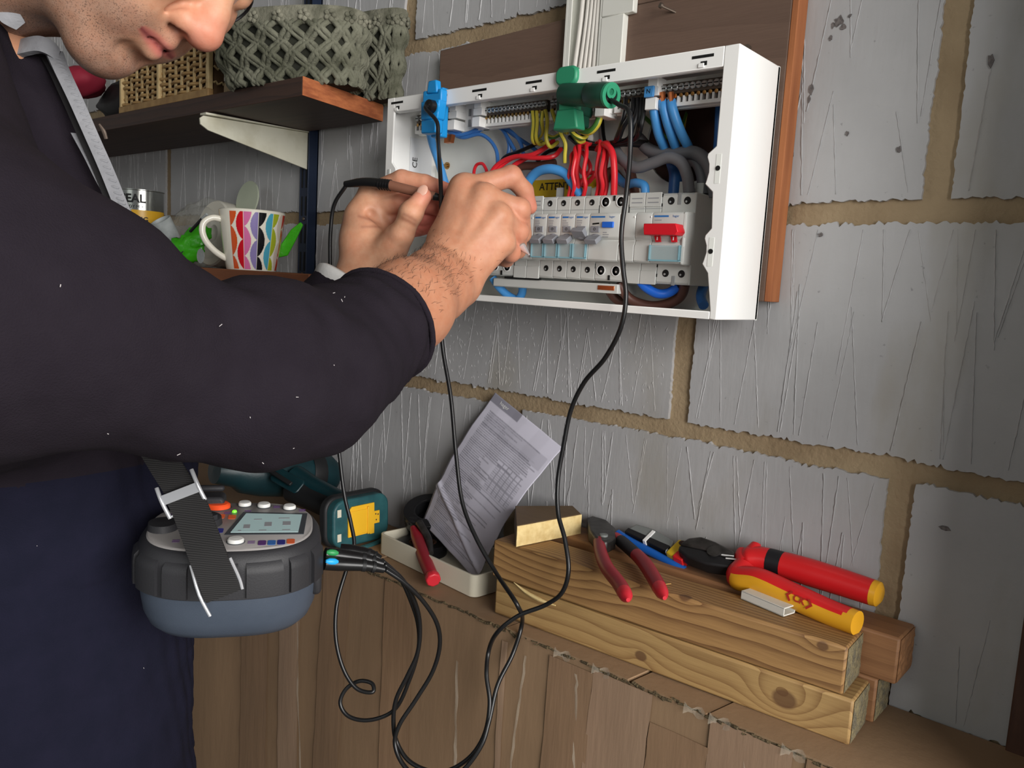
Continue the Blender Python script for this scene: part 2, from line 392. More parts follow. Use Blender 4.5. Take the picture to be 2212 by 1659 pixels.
for n in range(-6, 4):
    off = 0 if n % 2 == 0 else -225
    for k in range(-6, 3):
        x0 = off+450*k+11.5; x1 = off+450*(k+1)-11.5; z0 = n*225+9.5; z1 = (n+1)*225-10
        if x0 < -2700 or x1 > 900: continue
        seen = -2100 < x1 and x0 < 250 and -3 <= n <= 2
        zf = rb.uniform(-.4, .8); mb = MB().prism(ragged(x0, x1, z0, z1, rb) if seen else [(x0, z0), (x1, z0), (x1, z1), (x0, z1)], -6, zf, WF)
        b = build('block', mb, 'block_paint', wall, smooth=0)
        if seen:
            d = .35 if x0 > -30 else (.95 if n in (-1, -2) else .7)
            rg = ridges(x0+4, x1-4, z0+4, z1-4, rb, d)
            if n == -1 and -700 < x0 < -600:                       # this block's face is roughly stippled as well
                for _ in range(900):
                    cx_, cz_ = rb.uniform(x0+8, x1-8), rb.uniform(z0+8, z1-10); L_ = rb.uniform(3, 11); a_ = rb.normal(1.57, .35); w_ = rb.uniform(.4, .9)
                    dx_, dz_ = math.cos(a_)*L_/2, math.sin(a_)*L_/2
                    rg.add(WF(A([(cx_-dx_, cz_-dz_, -.2), (cx_-w_, cz_, -.2), (cx_, cz_, rb.uniform(.3, .8)), (cx_+w_, cz_, -.2), (cx_+dx_, cz_+dz_, -.2)])), [(0, 2, 1), (0, 3, 2), (1, 2, 4), (2, 3, 4)])
            rg.v = [q_-A([0, zf, 0]) for q_ in rg.v]
            build('scored_lines', rg, 'block_paint', b, kind='stuff', smooth=0)
struct('floor', MB().box((-2700, -3600, FLOOR-60), (2600, 120, FLOOR)), 'concrete_floor', smooth=0)
struct('ceiling', MB().box((-2700, -2400, 950), (900, 120, 1010)), 'ceiling_board', smooth=0)
struct('wall_left', MB().box((-2760, -3600, FLOOR), (-2700, 120, 950)), 'block_paint', smooth=0)
struct('trim_1', MB().box((104, -9, FLOOR), (121, 4, 950)), 'brown_frame', bevel=1.5)
struct('trim_2', MB().box((121, -16, FLOOR), (158, 4, 950)), 'dark_frame', bevel=1.5)
struct('shading_jamb', MB().box((158, -125, FLOOR), (240, 4, 950)), 'brown_frame', bevel=2)  # unseen door jamb, deepened to shade the right end of the wall
# ------------------------------------------------------------------ boards behind the consumer unit, trunking
wood('brown_ply', (106, 84, 71), (86, 66, 55), 34, (200, 900), rough=.7, wob=18, contrast=.3, fine=.3)
M('orange_edge', (172, 108, 66), .8, c2=(142, 84, 50), scale=60, stretch=(1, 1, .1), bump=.2)
M('nail_steel', (110, 98, 88), .5, .8)
bb = thing('backing_board', 'tall brown timber board with an orange sawn edge behind the white consumer unit', 'board', (-230, -10, -85))
build('board', MB().box((-318, -21, -85), (-133.5, -.5, 211)), 'brown_ply', bb, bevel=1)
build('board', MB().box((-318, -21, 211), (-133.5, -.5, 330)), 'brown_ply', bb, bevel=1)
build('sawn_edge', MB().box((-133.5, -21, -85), (-127, -.5, 330)), 'orange_edge', bb, bevel=.8, label='bare orange sawn edge')
for x, z, dx in ((-254, 196, -9), (-205, 206, 2)): build('nail', MB().tube([(x, -20, z), (x+dx, -33, z+4)], 1.3, 8).tube([(x+dx, -33, z+4), (x+dx*1.1, -35, z+4.6)], 2.8, 10), 'nail_steel', bb)
rng = np.random.default_rng(3)
build('nail', MB().tube([(-172, -20, 150), (-172, -25, 150)], 3, 10), 'nail_steel', bb)
build('wooden_board', MB().box((-594, -19, 60), (-388, -.5, 206)), 'brown_ply', None, 'shorter brown timber board left of the white cables above the unit', 'board', bevel=1.2) if False else None
lb = MB().prism([(-594, 60), (-389, 60), (-389, 213), (-594, 206)], 0.5, 19, WF)
build('wooden_board', lb, 'brown_ply', None, 'short dark brown board left of the white cable trunking, above the consumer unit', 'board', bevel=1.2)
M('white_pvc', (226, 226, 220), .35, c2=(214, 214, 204), scale=6)
M('cable_grey', (222, 218, 210), .45, c2=(206, 202, 194), scale=18)
tk = thing('cable_trunking', 'open white plastic trunking carrying grey cables down to the consumer unit', 'trunking', (-345, -12, 124))
build('back_plate', MB().box((-385, -20.8, 124), (-309, -19.5, 420)), 'white_pvc', tk, bevel=.4)
build('side_wall', MB().box((-387, -29, 124), (-384, -19.5, 420)).box((-384, -29, 124), (-379, -27.6, 420)), 'white_pvc', tk, bevel=.3)
build('side_wall', MB().box((-341, -29, 124), (-338.5, -19.5, 420)), 'white_pvc', tk, bevel=.3)
build('cover', MB().box((-338.5, -29.5, 122), (-310, -19.5, 202)).box((-338.5, -29.5, 202), (-299, -21.2, 420)), 'white_pvc', tk, bevel=1)
for i, (xa, xb) in enumerate(((-367, -376), (-359, -368.5), (-354, -361.5), (-349, -355), (-345, -347))):
    build('cable', MB().tube([(xa+2, -24.6, 420), (xa, -25, 280), (xa-.5, -25, 215), ((xa+xb)/2, -25, 165), (xb, -25, 120)], 3.3, 10, res=6), 'cable_grey', tk)
# ------------------------------------------------------------------ wall shelving on the left
wood('dark_plank', (66, 44, 34), (48, 32, 26), 11, (-40, -60), rough=.6)
M('sawn_end', (176, 104, 62), .85, c2=(140, 76, 44), scale=90, stretch=(1, .4, 2), bump=.4, bscale=400)
M('orange_plank', (150, 92, 56), .7, c2=(120, 70, 42), scale=24, stretch=(.2, 1, 1), bump=.2)
M('navy_steel', (28, 40, 62), .4, .3)
M('slot_dark', (14, 16, 18), .7)
M('bracket_white', (206, 204, 186), .5, c2=(186, 182, 160), scale=22, lo=.45, hi=.7, bump=.15, bscale=60)
sh = thing('wall_shelf', 'dark stained upper shelf plank with an orange sawn end, on a white bracket', 'shelf', (-1200, -90, 128))
pl = [(-2000, -178), (-668, -172), (-702, -19), (-2000, -19)]
build('shelf_board', MB().prism(pl, 127, 149.5), 'dark_plank', sh, bevel=.8)
e0, e1 = A([-668, -172, 0]), A([-706, -1, 0])
build('sawn_end', MB().prism([(-667.6, -172), (-667.6+.8, -172), (-701.2, -19), (-702, -19)], 127.3, 149.2), 'sawn_end', sh, label='bare orange sawn end')
rail = thing('shelf_upright', 'navy slotted steel upright fixed to the wall with a cream shelf bracket', 'shelf upright', (-886, -8, -420))
build('channel', MB().box((-900, -14, -420), (-897.5, 0, 420)).box((-874.5, -18, -420), (-872, 0, 420)).box((-897.5, -14, -420), (-874.5, -11.5, 420)).box((-900, -3, -420), (-872, -.5, 420)), 'navy_steel', rail, bevel=.5)
for i in range(-8, 9):
    for dx in (-6.5, 3.5):
        build('slot', MB().box((-886+dx-1.6, -14.6, i*42+3), (-886+dx+1.6, -13.9, i*42+32)), 'slot_dark', rail)
for i in range(-8, 9, 2): build('screw', MB().ell((-887, -14.5, i*42-2), (3, 1.5, 3)), 'nail_steel', rail)
br = [(-15, 126), (-183, 120), (-188, 116), (-187, 108), (-176, 102), (-15, 72)]
BF = FR((-881, 0, 0), (0, 1, 0), z=(1, 0, 0))
build('bracket', MB().prism(br, -1.5, 1.5, BF).prism([(-15, 126), (-183, 121), (-183, 124), (-15, 127)], -8, 8, BF), 'bracket_white', rail, bevel=1, label='cream painted shelf bracket')
build('lower_shelf', MB().prism([(-2000, -168), (-676, -150), (-689, -19), (-2000, -19)], -108, -85), 'orange_plank', None, 'lower orange brown shelf plank under the mug and tin', 'shelf', bevel=1)
# ------------------------------------------------------------------ the consumer unit
M('unit_white', (246, 246, 243), .32, spec=.4)
M('unit_inner', (240, 242, 236), .4)
M('device_grey', (204, 206, 202), .4, bump=.06, bscale=1800)
M('device_dark', (150, 153, 154), .4)
M('toggle_grey', (136, 138, 144), .4)
M('hole_black', (12, 12, 12), .7)
M('print_blue', (40, 110, 180), .5); M('print_black', (22, 22, 24), .6); M('print_grey', (150, 152, 156), .6)
M('red_plastic', (206, 26, 40), .35); M('blue_button', (30, 104, 214), .35); M('white_mark', (240, 240, 238), .5)
M('clear_window', (196, 218, 222), .08, alpha=.42, spec=.7); M('window_edge', (142, 192, 206), .1, alpha=.75)
M('zinc', (204, 208, 208), .3, .55, c2=(160, 168, 170), scale=300); M('brass', (176, 138, 84), .3, .9); M('copper', (206, 124, 78), .3, .9)
M('wire_red', (222, 40, 50), .34); M('wire_black', (20, 20, 22), .3); M('wire_blue', (58, 112, 180), .36); M('tails_blue', (74, 150, 216), .4)
M('tails_grey', (112, 112, 116), .5); M('wire_brown', (96, 62, 52), .45); M('wire_yellow', (204, 190, 66), .4); M('wire_green', (70, 120, 50), .4)
M('tape_black', (26, 24, 26), .3); M('sticker_yellow', (216, 184, 30), .5); M('sticker_white', (232, 234, 236), .45); M('drill_hole', (62, 40, 34), .9)
X0, X1, Z0, Z1, YF, YB = -590., -138.5, -103., 129., -105., -21.5
cu = thing('consumer_unit', 'white plastic consumer unit with its cover off, on the brown boards', 'consumer unit', ((X0+X1)/2, -60, Z0))
def part(name, mb, mat, par=cu, **k): return build(name, mb, mat, par, **k)
hx, hz, hr = -229, 70, 44                                      # cable entry drilled through the back
ang = np.linspace(0, 2*math.pi, 33)[:-1]
# back plate with its round entry hole
sq = []
for t in ang:
    c, s_ = math.cos(t), math.sin(t); k = min((48 if c > 0 else 48)/max(abs(c), 1e-6), 48/max(abs(s_), 1e-6)); sq.append((hx+c*k, hz+s_*k))
bp = MB(); V = []; n = len(ang)
for y in (-21.5, -25.5):
    V += [(hx+math.cos(t)*hr, y, hz+math.sin(t)*hr) for t in ang]; V += [(p[0], y, p[1]) for p in sq]
F = [(2*n+i, 2*n+(i+1) % n, 3*n+(i+1) % n, 3*n+i) for i in range(n)] + [(i, 2*n+i, 2*n+(i+1) % n, (i+1) % n)[::-1] for i in range(n)]
bp.add(V, F)
for lo, hi in (((X0, Z0), (hx-48, Z1)), ((hx+48, Z0), (X1, Z1)), ((hx-48, Z0), (hx+48, hz-48)), ((hx-48, hz+48), (hx+48, Z1))): bp.box((lo[0], -25.5, lo[1]), (hi[0], -21.5, hi[1]))
part('back_plate', bp, 'unit_inner', smooth=30)
part('hole_lining', MB().prism([(hx+math.cos(t)*hr*1.05, hz+math.sin(t)*hr*1.05) for t in ang], 21.6, 22.2, WF), 'drill_hole')
# side walls, with the cable-cover notches on the front edge of left and right
def notched(x0, x1, sgn, name):
    f, b = -YF, 21.5
    mb = MB().box((x0, YF+1.5, Z0), (x1, -21.5, Z1))
    return part(name, mb, 'unit_white', bevel=.8, seg=2)
notched(-142.5, X1, 1, 'side_wall'); notched(X0, X0+3.5, -1, 'side_wall')
part('top_wall', MB().box((X0+2, YF+1.5, Z1-3), (X1-2, -21.5, Z1-.02)), 'unit_white', bevel=.3)
part('bottom_wall', MB().box((X0+2, YF+1.5, Z0+.02), (X1-2, -21.5, Z0+3)), 'unit_white', bevel=.3)
# front rim: four lips with slots and hooks
def lug(zc, sx, x):                                             # wavy cover-screw lug on the lip edge
    s = [(0, 17), (5, 12.5), (5, 10), (3, 6), (2.5, 0), (3, -6), (6, -10), (6, -12.5), (0, -18)]
    return [(x+sx*a, zc+b) for a, b in s]
rl = [(X1, Z0)]+[(X1, Z1), (-152.5, Z1), (-152.5, 113)] + [(-152.5-2.0*(a > 0)-a*.9, z) for a, z in [(0, 46), (6, 40), (6.5, 37), (4, 31), (3.6, 24), (5.4, 17), (6.5, 14), (0, 7)]]
rl += [(-150.5-a*.9, z) for a, z in [(0, -24), (6, -30), (6.5, -33), (4, -39), (3.6, -45), (5.6, -52), (6.8, -55), (0, -63)]] + [(-145, -95), (-145, Z0)]
part('front_lip', MB().prism(rl[::-1], -YF-3, -YF, WF), 'unit_white', bevel=.8)
ll = [(X0, Z0), (-578, Z0), (-578, 18)]+[(-578+a, z) for a, z in [(7, 22), (8, 26), (5, 34), (8, 43), (7, 47), (0, 54)]]+[(-577, Z1), (X0, Z1)]
part('front_lip', MB().prism(ll, -YF-3, -YF, WF), 'unit_white', bevel=.8)
part('front_lip', MB().box((-577, YF, 112), (-152.5, YF+3, Z1)).box((-577, YF+3, 112), (-152.5, YF+9, 114)), 'unit_white', bevel=.8)
part('front_lip', MB().box((-578, YF, Z0), (-145, YF+3, -96)), 'unit_white', bevel=.8)
for x in (-162, -263, -352, -428, -488, -562):
    part('slot', MB().box((x-21, YF-.25, 121.5), (x, YF-.05, 124)), 'hole_black')
    part('catch', MB().box((x-12, YF-.3, 115), (x-6, YF-.05, 118.6)), 'hole_black')
    part('catch', MB().box((x-14, YF-1.2, 113.2), (x-8.5, YF, 117)), 'unit_white', bevel=.4)
for zc in (27, -44): part('screw_hole', MB().lathe([(2.2, 0), (2.2, .5)], FR((-149, YF-.2, zc), (1, 0, 0), z=(0, -1, 0)), 12), 'hole_black')
for zc in (27, -44): part('lug_recess', MB().box((-151.5, YF-.25, zc-13), (-146.5, YF-.02, zc+12)), 'unit_inner', bevel=.2)
part('lug_recess', MB().box((-584, YF-1, 24), (-580, YF+.5, 46)), 'device_grey', bevel=.5)
part('label', MB().box((-585.9, -70, -30), (-585.4, -33, 90)), 'sticker_white', label='white maker label on the left inner wall')
LF = FR((-585, 0, 0), (0, 0, 1), z=(1, 0, 0))                   # lettering runs upward on the left inner wall
tm = MB(); text_mesh('CE', 11, LF.sub(60, 62, .4) if LF.y[1] < 0 else LF.sub(60, -62, .4), tm)
for r, z in ((0, 32), (1, 32), (2, 32)): text_mesh(('HAGER LTD', 'BS EN 60439-3', '230V AC')[r], 3.4, LF.sub(12, (58-r*7) if LF.y[1] < 0 else -(58-r*7), .4), tm)
part('label_print', tm, 'print_black', smooth=0)
part('screw', MB().lathe([(4.5, 0), (4.5, 1.5), (2.2, 1.6), (2.2, 14)], FR(sight(967, 358, Y=-25), (1, 0, 0), z=(0, -1, -.2)), 12), 'brass', label='brass fixing screw with a rusty head')
# yellow warning sticker on the back plate
a, b = sight(1152, 392, Y=-26.2), sight(1282, 398, Y=-26.2)
part('warning_sticker', MB().box((a[0], -26.6, -6), (b[0]-2, -26, 37)), 'sticker_yellow', bevel=0, label='yellow warning sticker')
SF = FR((0, -26.7, 0), (1, 0, 0), z=(0, -1, 0)); tm = MB()
text_mesh('ATTENTION', 11.5, SF.sub((a[0]+b[0])/2, 29, 0), tm, bold=.012); text_mesh('POWER ON BEFORE FITTING', 5, SF.sub((a[0]+b[0])/2, 15, 0), tm); text_mesh('READ INSTRUCTIONS', 5, SF.sub((a[0]+b[0])/2, 8, 0), tm)
part('sticker_print', tm, 'print_black', smooth=0)
part('round_sticker', MB().lathe([(7, 0), (7, .3)], FR(sight(1281, 392, Y=-27), (1, 0, 0), z=(0, -1, 0)), 20), 'sticker_yellow')
# DIN rail
part('rail', MB().box((-572, -36, -49), (-160, -33, -14)).box((-572, -42, -51), (-160, -33, -48)).box((-572, -42, -15), (-160, -33, -12)), 'zinc', bevel=.4)
# devices ---------------------------------------------------------------
YS, YN = -78., -93.          # shoulder and nose front
def body(x0, x1, top=11, bot=-74, name='breaker', clip=True):
    g = .25
    poly = [(-34, bot+4), (-34, top-4), (-40, top), (YS+2, top), (YS, top-2), (YS, -7.5), (YN+1.5, -8.2), (YN, -10), (YN, -31), (YN+2.5, -34.5), (YN, -40), (YN, -53.5), (YN+1.5, -55), (YS, -55.6), (YS, bot+2), (YS+2, bot), (-40, bot)]
    fr = FR((x0+g, 0, 0), (0, 1, 0), (0, 0, 1))
    return part(name, MB().prism(poly, 0, (x1-x0)-2*g, fr), 'device_grey', bevel=.5)
def hole(p, x, z, r=3.1):
    fr = FR((x, YS-.1, z), (1, 0, 0), z=(0, -1, 0))
    build('terminal_hole', MB().lathe([(r, 0), (r, .25)], fr, 18), 'hole_black', p)
    build('terminal_screw', MB().lathe([(1.1, .3), (.9, .5)], FR(fr.at(-1.2, -.9, 0), (1, 0, 0), z=(0, -1, 0)), 10), 'zinc', p)
def seam(p, x0, x1, z): build('seam', MB().box((x0, YS-.12, z-.25), (x1, YS+.2, z+.25)), 'device_dark', p)
def stripe(p, x0, x1, z, word=True):
    build('maker_stripe', MB().box((x0, YN-.12, z-.8), (x0+(x1-x0)*.52, YN+.1, z+.8)), 'print_blue', p)
    tm = MB(); text_mesh('hager', 3.0, FR((x0+(x1-x0)*.78, YN-.05, z), (1, 0, 0), z=(0, -1, 0)), tm); build('maker_name', tm, 'print_blue', p, smooth=0)
def window(p, x0, x1):
    build('label_holder', MB().box((x0, YN-2.6, -52.5), (x1, YN, -38.6)), 'clear_window', p, bevel=.5, label='clear plastic label holder')
    build('holder_edge', MB().box((x0, YN-3, -52.6), (x0+1.3, YN-.1, -38.5)).box((x1-1.3, YN-3, -52.6), (x1, YN-.1, -38.5)).box((x0, YN-3, -53.4), (x1, YN-.1, -51.9)), 'window_edge', p)
def toggle(p, xc, w, up, mat='toggle_grey'):
    """hinged lever: up True = thrown up"""
    c = A([xc, YN+1, -31.5]); d = nrm((0, -.75, .66)) if up else nrm((0, -.84, -.54))
    fr = FR(c, (1, 0, 0), d); L = 10.5
    q = build('toggle', MB().prism([(-w/2, 0), (w/2, 0), (w/2, L), (-w/2, L)], -2.6, 2.6, fr).ell((0, 0, 0), (w/2-.4, 3.4, 3.4), fr), mat, p, bevel=.6)
    build('lever_seat', MB().box((xc-w*.36, YN-1.3, -27), (xc+w*.36, YN+.2, -21)), 'toggle_grey', p, bevel=.4)
    fs = FR((xc, YN-1.45, -24), (1, 0, 0), z=(0, -1, 0)); tm = MB(); text_mesh('O', 4, fs, tm, bold=.01); build('lever_mark', tm, 'print_black', p, smooth=0)
    return q
def small_print(p, x, z, n=3):
    mb = MB(); r = np.random.default_rng(int(-x))
    for i in range(n): mb.box((x, YN-.1, z-i*2.1-.5), (x+r.uniform(4, 8), YN+.05, z-i*2.1+.35))
    build('rating_print', mb, 'print_grey', p)
# four circuit breakers
for i in range(4):
    x0 = -362+18*i; p = body(x0, x0+18)
    hole(p, x0+9, 4); hole(p, x0+9, -63.5); seam(p, x0+.5, x0+17.5, -3.2)
    stripe(p, x0+2.2, x0+16.5, -12); small_print(p, x0+2.4, -15.5, 3); small_print(p, x0+2.4, -21.5, 1)
    toggle(p, x0+9, 13.5 if i < 3 else 15, i == 3); window(p, x0+.6, x0+17.4)
    build('busbar_tab', MB().box((x0+4.5-9, -52, 11), (x0+13.5-9, -49, 24)), 'device_grey', p, bevel=.4)
# residual current device
def rcd(x0):
    p = body(x0, x0+36, name='residual_current_device')
    for xx in (x0+9, x0+27):
        hole(p, xx, 4, 3.3); hole(p, xx, -63.5, 3.0)
        for z in (4, -63.5): build('terminal_collar', MB().lathe([(4.6, 0), (5.2, 0), (5.2, .8), (4.6, .8), (4.6, 0)], FR((xx-1.2, YS-.1, z), (1, 0, 0), z=(0, -1, 0)), 20), 'white_mark', p)
    build('terminal_slot', MB().box((x0+17, YS-1, 5), (x0+19, YS+.3, 10)), 'hole_black', p); build('terminal_slot', MB().box((x0+17, YS-1, -73), (x0+19, YS+.3, -68)), 'hole_black', p)
    for xx in (x0+.1, x0+35.2): build('seam', MB().box((xx, YS-.15, -7), (xx+.7, YS+.2, 1)).box((xx, YS-.15, -62), (xx+.7, YS+.2, -57)), 'hole_black', p)
    stripe(p, x0+2, x0+34, -12)
    build('test_button', MB().box((x0+16.5, YN-2, -22.5), (x0+29.5, YN+.2, -16.8)), 'blue_button', p, bevel=.5, label='blue test button')
    build('status_flag', MB().prism([(x0+4, -19.6), (x0+11, -19), (x0+12, -19), (x0+12, -17.4), (x0+4, -18)], -YN-.1, -YN+.1, WF), 'hole_black', p)
    toggle(p, x0+8, 14, False); small_print(p, x0+17, -27, 3)
    return p
rcd(-290)
# blanks between the RCD and the main switch
def blank(x0, w=18):
    p = body(x0, x0+w, name='blanking_module'); seam(p, x0, x0+w, -3.2); seam(p, x0, x0+w, -63)
    build('blank_cap', MB().box((x0+.3, YS-1, -1.5), (x0+w-.3, YS+.5, 12)), 'device_grey', p, bevel=.4); build('blank_cap', MB().box((x0+.3, YS-1, -75), (x0+w-.3, YS+.5, -62)), 'device_grey', p, bevel=.4)
    mb = MB()
    for r in range(2): mb.box((x0+3, YS-1.15, 6-r*4), (x0+w-3, YS-.9, 7-r*4))
    build('moulded_text', mb, 'print_grey', p)
    build('latch_dot', MB().ell((x0+w-1.2, YN-.1, -12.5), (.8, .5, 1)), 'white_mark', p)
blank(-254); blank(-236)
# main switch
p = body(-218, -182, name='main_switch')
part('end_cheek', MB().box((-186.5, YN-.2, -56), (-182.1, -34, -8)), 'device_grey', bevel=2, label='rounded end of the device row')
part('end_cheek', MB().box((-184.2, YS-.2, -74), (-182, -34, 11)), 'device_grey', bevel=1.5)
for xx in (-208, -191): hole(p, xx, 3.6, 3.5); hole(p, xx, -63.8, 3.5)
build('terminal_slot', MB().box((-201, YS-.6, 0), (-197.5, YS+.2, 11)), 'device_dark', p, bevel=.3); build('terminal_slot', MB().box((-201, YS-.6, -75), (-197.5, YS+.2, -66)), 'device_dark', p, bevel=.3)
for z in (9, 0, -57, -66): build('seam', MB().box((-218.2, YS-.2, z-1.5), (-217, YS+.2, z+1.5)), 'hole_black', p)
stripe(p, -216, -186.5, -12); small_print(p, -215.5, -15.5, 1)
fr = FR((-219, YN, -26), (1, 0, 0), z=(0, -1, 0))
build('switch_lever', MB().prism([(1, -4.2), (34, -4.2), (36.5, -1), (33.5, 6.2), (0, 6.2), (0, 1.5)], -1, 13, fr), 'red_plastic', p, bevel=.7, label='red main switch lever')
for xx in (-211, -194):
    build('on_mark', MB().prism([(xx-3, -29.6), (xx+3.2, -29.4), (xx+4.4, -35.6), (xx-1, -35.8)], -YN-.4, -YN+1.2, WF), 'red_plastic', p)
    build('on_bar', MB().box((xx+.2, YN-1.5, -34), (xx+1.1, YN-1.1, -31)), 'white_mark', p)
    build('lever_pivot', MB().ell((xx-1, YN-.5, -28.6), (3, 1.5, 1.5)), 'white_mark', p)
window(p, -217.5, -185)
build('busbar_tab', MB().box((-216, -52, 11), (-207, -49, 25)), 'device_grey', p, bevel=.4); build('busbar_tab', MB().box((-199, -52, 11), (-190, -49, 23)), 'device_grey', p, bevel=.4)
# left part of the row, mostly behind the hands
blank(-398); blank(-380); rcd(-434)
for i in range(3):
    x0 = -488+18*i; p = body(x0, x0+18); hole(p, x0+9, 4); hole(p, x0+9, -63.5); stripe(p, x0+2.2, x0+16.5, -12); toggle(p, x0+9, 13.5, False); window(p, x0+.6, x0+17.4)
blank(-506); blank(-524)
part('busbar_cover', MB().box((-430, -76, -86), (-262, -40, -76.5)), 'device_grey', bevel=1); part('busbar_gap', MB().box((-412, -77.6, -76.5), (-362, -74, -74.3)), 'hole_black')
part('busbar_end', MB().box((-286, -76.8, -83), (-266, -75.8, -78.5)), 'copper', bevel=.3, label='bare copper busbar end')
# terminal bars -----------------------------------------------------------
def bar(x0, x1, z, nscrew, y=-70, teeth=True, z2=None):
    z2 = z if z2 is None else z2; L = x1-x0; fr = FR((x0, y, z), (L, 0, z2-z), (0, 1, 0))
    b = part('terminal_bar', MB().box((0, 0, -3), (L, 9, 7), fr), 'nail_steel', bevel=.4)
    for i in range(nscrew):
        t = (i+.5)/nscrew*L; f2 = FR(fr.at(t, -.1, 2.6), fr.x, z=(0, -1, -.15))
        if i < 2 or not i % 1:
            build('screw', MB().lathe([(3.1, -1), (3.1, 2.2), (2.4, 3), (1e-7, 3)], f2, 12, 0).box((-2.3, -.5, 2.9), (2.3, .5, 3.1), f2, 1), ['zinc', 'hole_black'], b)
    if teeth:
        for i in range(nscrew): build('wire_port', MB().lathe([(1.9, 0), (1.9, .8), (1.1, .9)], FR(fr.at((i+.5)/nscrew*L, -.4, -5), fr.x, z=(0, -1, -.1)), 10), 'brass', b)
        part('gap_shade', MB().box((0, 4, -14), (L, 5.6, -3), fr), 'drill_hole')  # dark strip standing in for the shade between the comb teeth
        cb = MB().box((-1, -1, -15), (L+1, 10, -11.5), fr)
        for i in range(nscrew+1): cb.box((i/nscrew*L-1.3, -.8, -12), (i/nscrew*L+1.3, 8, -5.5), fr)
        part('bar_comb', cb, 'unit_white', bevel=.3)
    part('bar_shelf', MB().box((-2, 6, -16), (L+2, 12, 12), fr), 'unit_inner', bevel=.4)
    return fr
def holder(x, z=108): part('bar_holder', MB().box((x-5, -79, z+4), (x+6, -55, z+13)).box((x-7, -78, z-4), (x+7, -57, z+4)).box((x-6, -80, z-17), (x+6, -57, z-6)), 'unit_white', bevel=.6)
bar(-576, -514, 108, 9); holder(-506); bar(-461, -372, 107, 16, z2=106.5)
px_ = MB()
for i in range(5):
    for j in range(2): px_.box((-494+i*7, -63.6, 96+j*12), (-490.5+i*7, -63, 104+j*12))
part('bar_backing', MB().box((-500, -63, 91), (-462, -58, 122)), 'unit_white', bevel=.5); part('bar_slots', px_, 'device_dark')
holder(-466); bar(-366, -290, 106.5, 13); holder(-296, 105); bar(-284, -242, 106.5, 7); holder(-238, 106); bar(-232, -160, 106.5, 12)
part('neutral_tag', MB().box((-244, -83, 100), (-234, -80, 110)), 'tails_blue', bevel=.5, label='blue tag marked N')
tm = MB(); text_mesh('N', 6, FR((-239, -83.1, 105), (1, 0, 0), z=(0, -1, 0)), tm); part('tag_letter', tm, 'print_black', smooth=0)
# wiring: every conductor a part, given by points on its run at its depth in the box ---------------------
def wire(pts, r, mat, name='wire', label=None, res=6, n=8, mat2=None):
    P = [sight(p[0], p[1], Y=p[2]) for p in pts]; mb = MB().tube(P, r, n, res=res)
    if mat2:                                                      # earth sleeving: green and yellow halves
        for i in range(len(mb.mi)): mb.mi[i] = 1 if (i % n) < n*.45 else 0
        return part(name, mb, [mat, mat2], label=label)
    return part(name, mb, mat, label=label)
for dx in range(3):                                              # three blue meter tails to the right bar
    x = (1410, 1432, 1450)[dx]; x2 = (1434, 1459, 1486)[dx]
    wire([(x, 218, -72), (x+2, 232, -73), (x+6+dx*2, 258, -70), (x+13+dx*5, 290, -62), (x2, 316, -52), (x2+10, 345, -38)], 4.6, 'tails_blue', 'neutral_tail', 'thick blue neutral tail', n=12)
    wire([(x-1, 200, -74), (x, 218, -74), (x+1, 228, -74)], 3.0, 'copper', 'bare_strands', 'bare copper strands')
wire([(1325, 318, -45), (1345, 345, -55), (1375, 362, -62), (1410, 352, -64), (1445, 340, -64), (1470, 350, -62), (1484, 378, -60), (1489, 418, -60)], 5.6, 'tails_grey', 'meter_tail', 'grey sheathed meter tail', n=14)
wire([(1380, 300, -40), (1405, 325, -46), (1450, 334, -50), (1500, 330, -52), (1528, 352, -52), (1540, 385, -52), (1546, 425, -50)], 6.4, 'tails_grey', 'meter_tail', 'thick grey meter tail along the right side', n=14)
wire([(1470, 355, -45), (1500, 348, -45), (1515, 375, -46), (1520, 420, -46)], 5.5, 'tails_grey', 'meter_tail', n=14)
wire([(1452, 345, -32), (1460, 375, -33), (1458, 420, -34)], 7, 'wire_blue', 'neutral_tail', n=12)
wire([(1556, 230, -34), (1553, 300, -34), (1546, 380, -33), (1535, 470, -33), (1524, 600, -36), (1514, 640, -50), (1520, 660, -60)], 4.8, 'wire_blue', 'neutral_tail', n=12)
wire([(1330, 380, -34), (1352, 398, -45), (1375, 395, -55), (1392, 402, -58), (1394, 418, -58)], 4.4, 'tails_blue', 'neutral_tail', n=12)
wire([(1350, 345, -30), (1362, 372, -34), (1372, 420, -36)], 5, 'wire_brown', 'live_tail', n=10)
wire([(1345, 395, -28), (1320, 370, -30), (1300, 400, -30)], 5, 'wire_brown', 'live_tail', n=10)
for i, (xa, xb) in enumerate(((1352, 1345), (1368, 1350), (1378, 1370), (1386, 1384), (1392, 1388))):   # black neutrals
    wire([(xa, 212, -72), (xa-2, 240, -74), (xb-4, 275, -72-2*i % 5), (xb-14, 300, -64), (1330-12*i, 306+3*i, -52), (1290-10*i, 312, -44), (1262-8*i, 312-4*i, -38)], 2.3, 'wire_black', 'neutral_wire', 'black neutral wire')
wire([(1240, 292, -36), (1258, 312, -45), (1300, 318, -50), (1345, 308, -52), (1400, 312, -45)], 4.2, 'tape_black', 'wire_bundle', 'black taped bundle', n=10)
wire([(1300, 250, -30), (1305, 300, -32), (1312, 320, -34)], 2, 'wire_black')
wire([(1255, 300, -40), (1275, 314, -46), (1300, 318, -46)], 5, 'tape_black', 'wire_bundle', n=10)
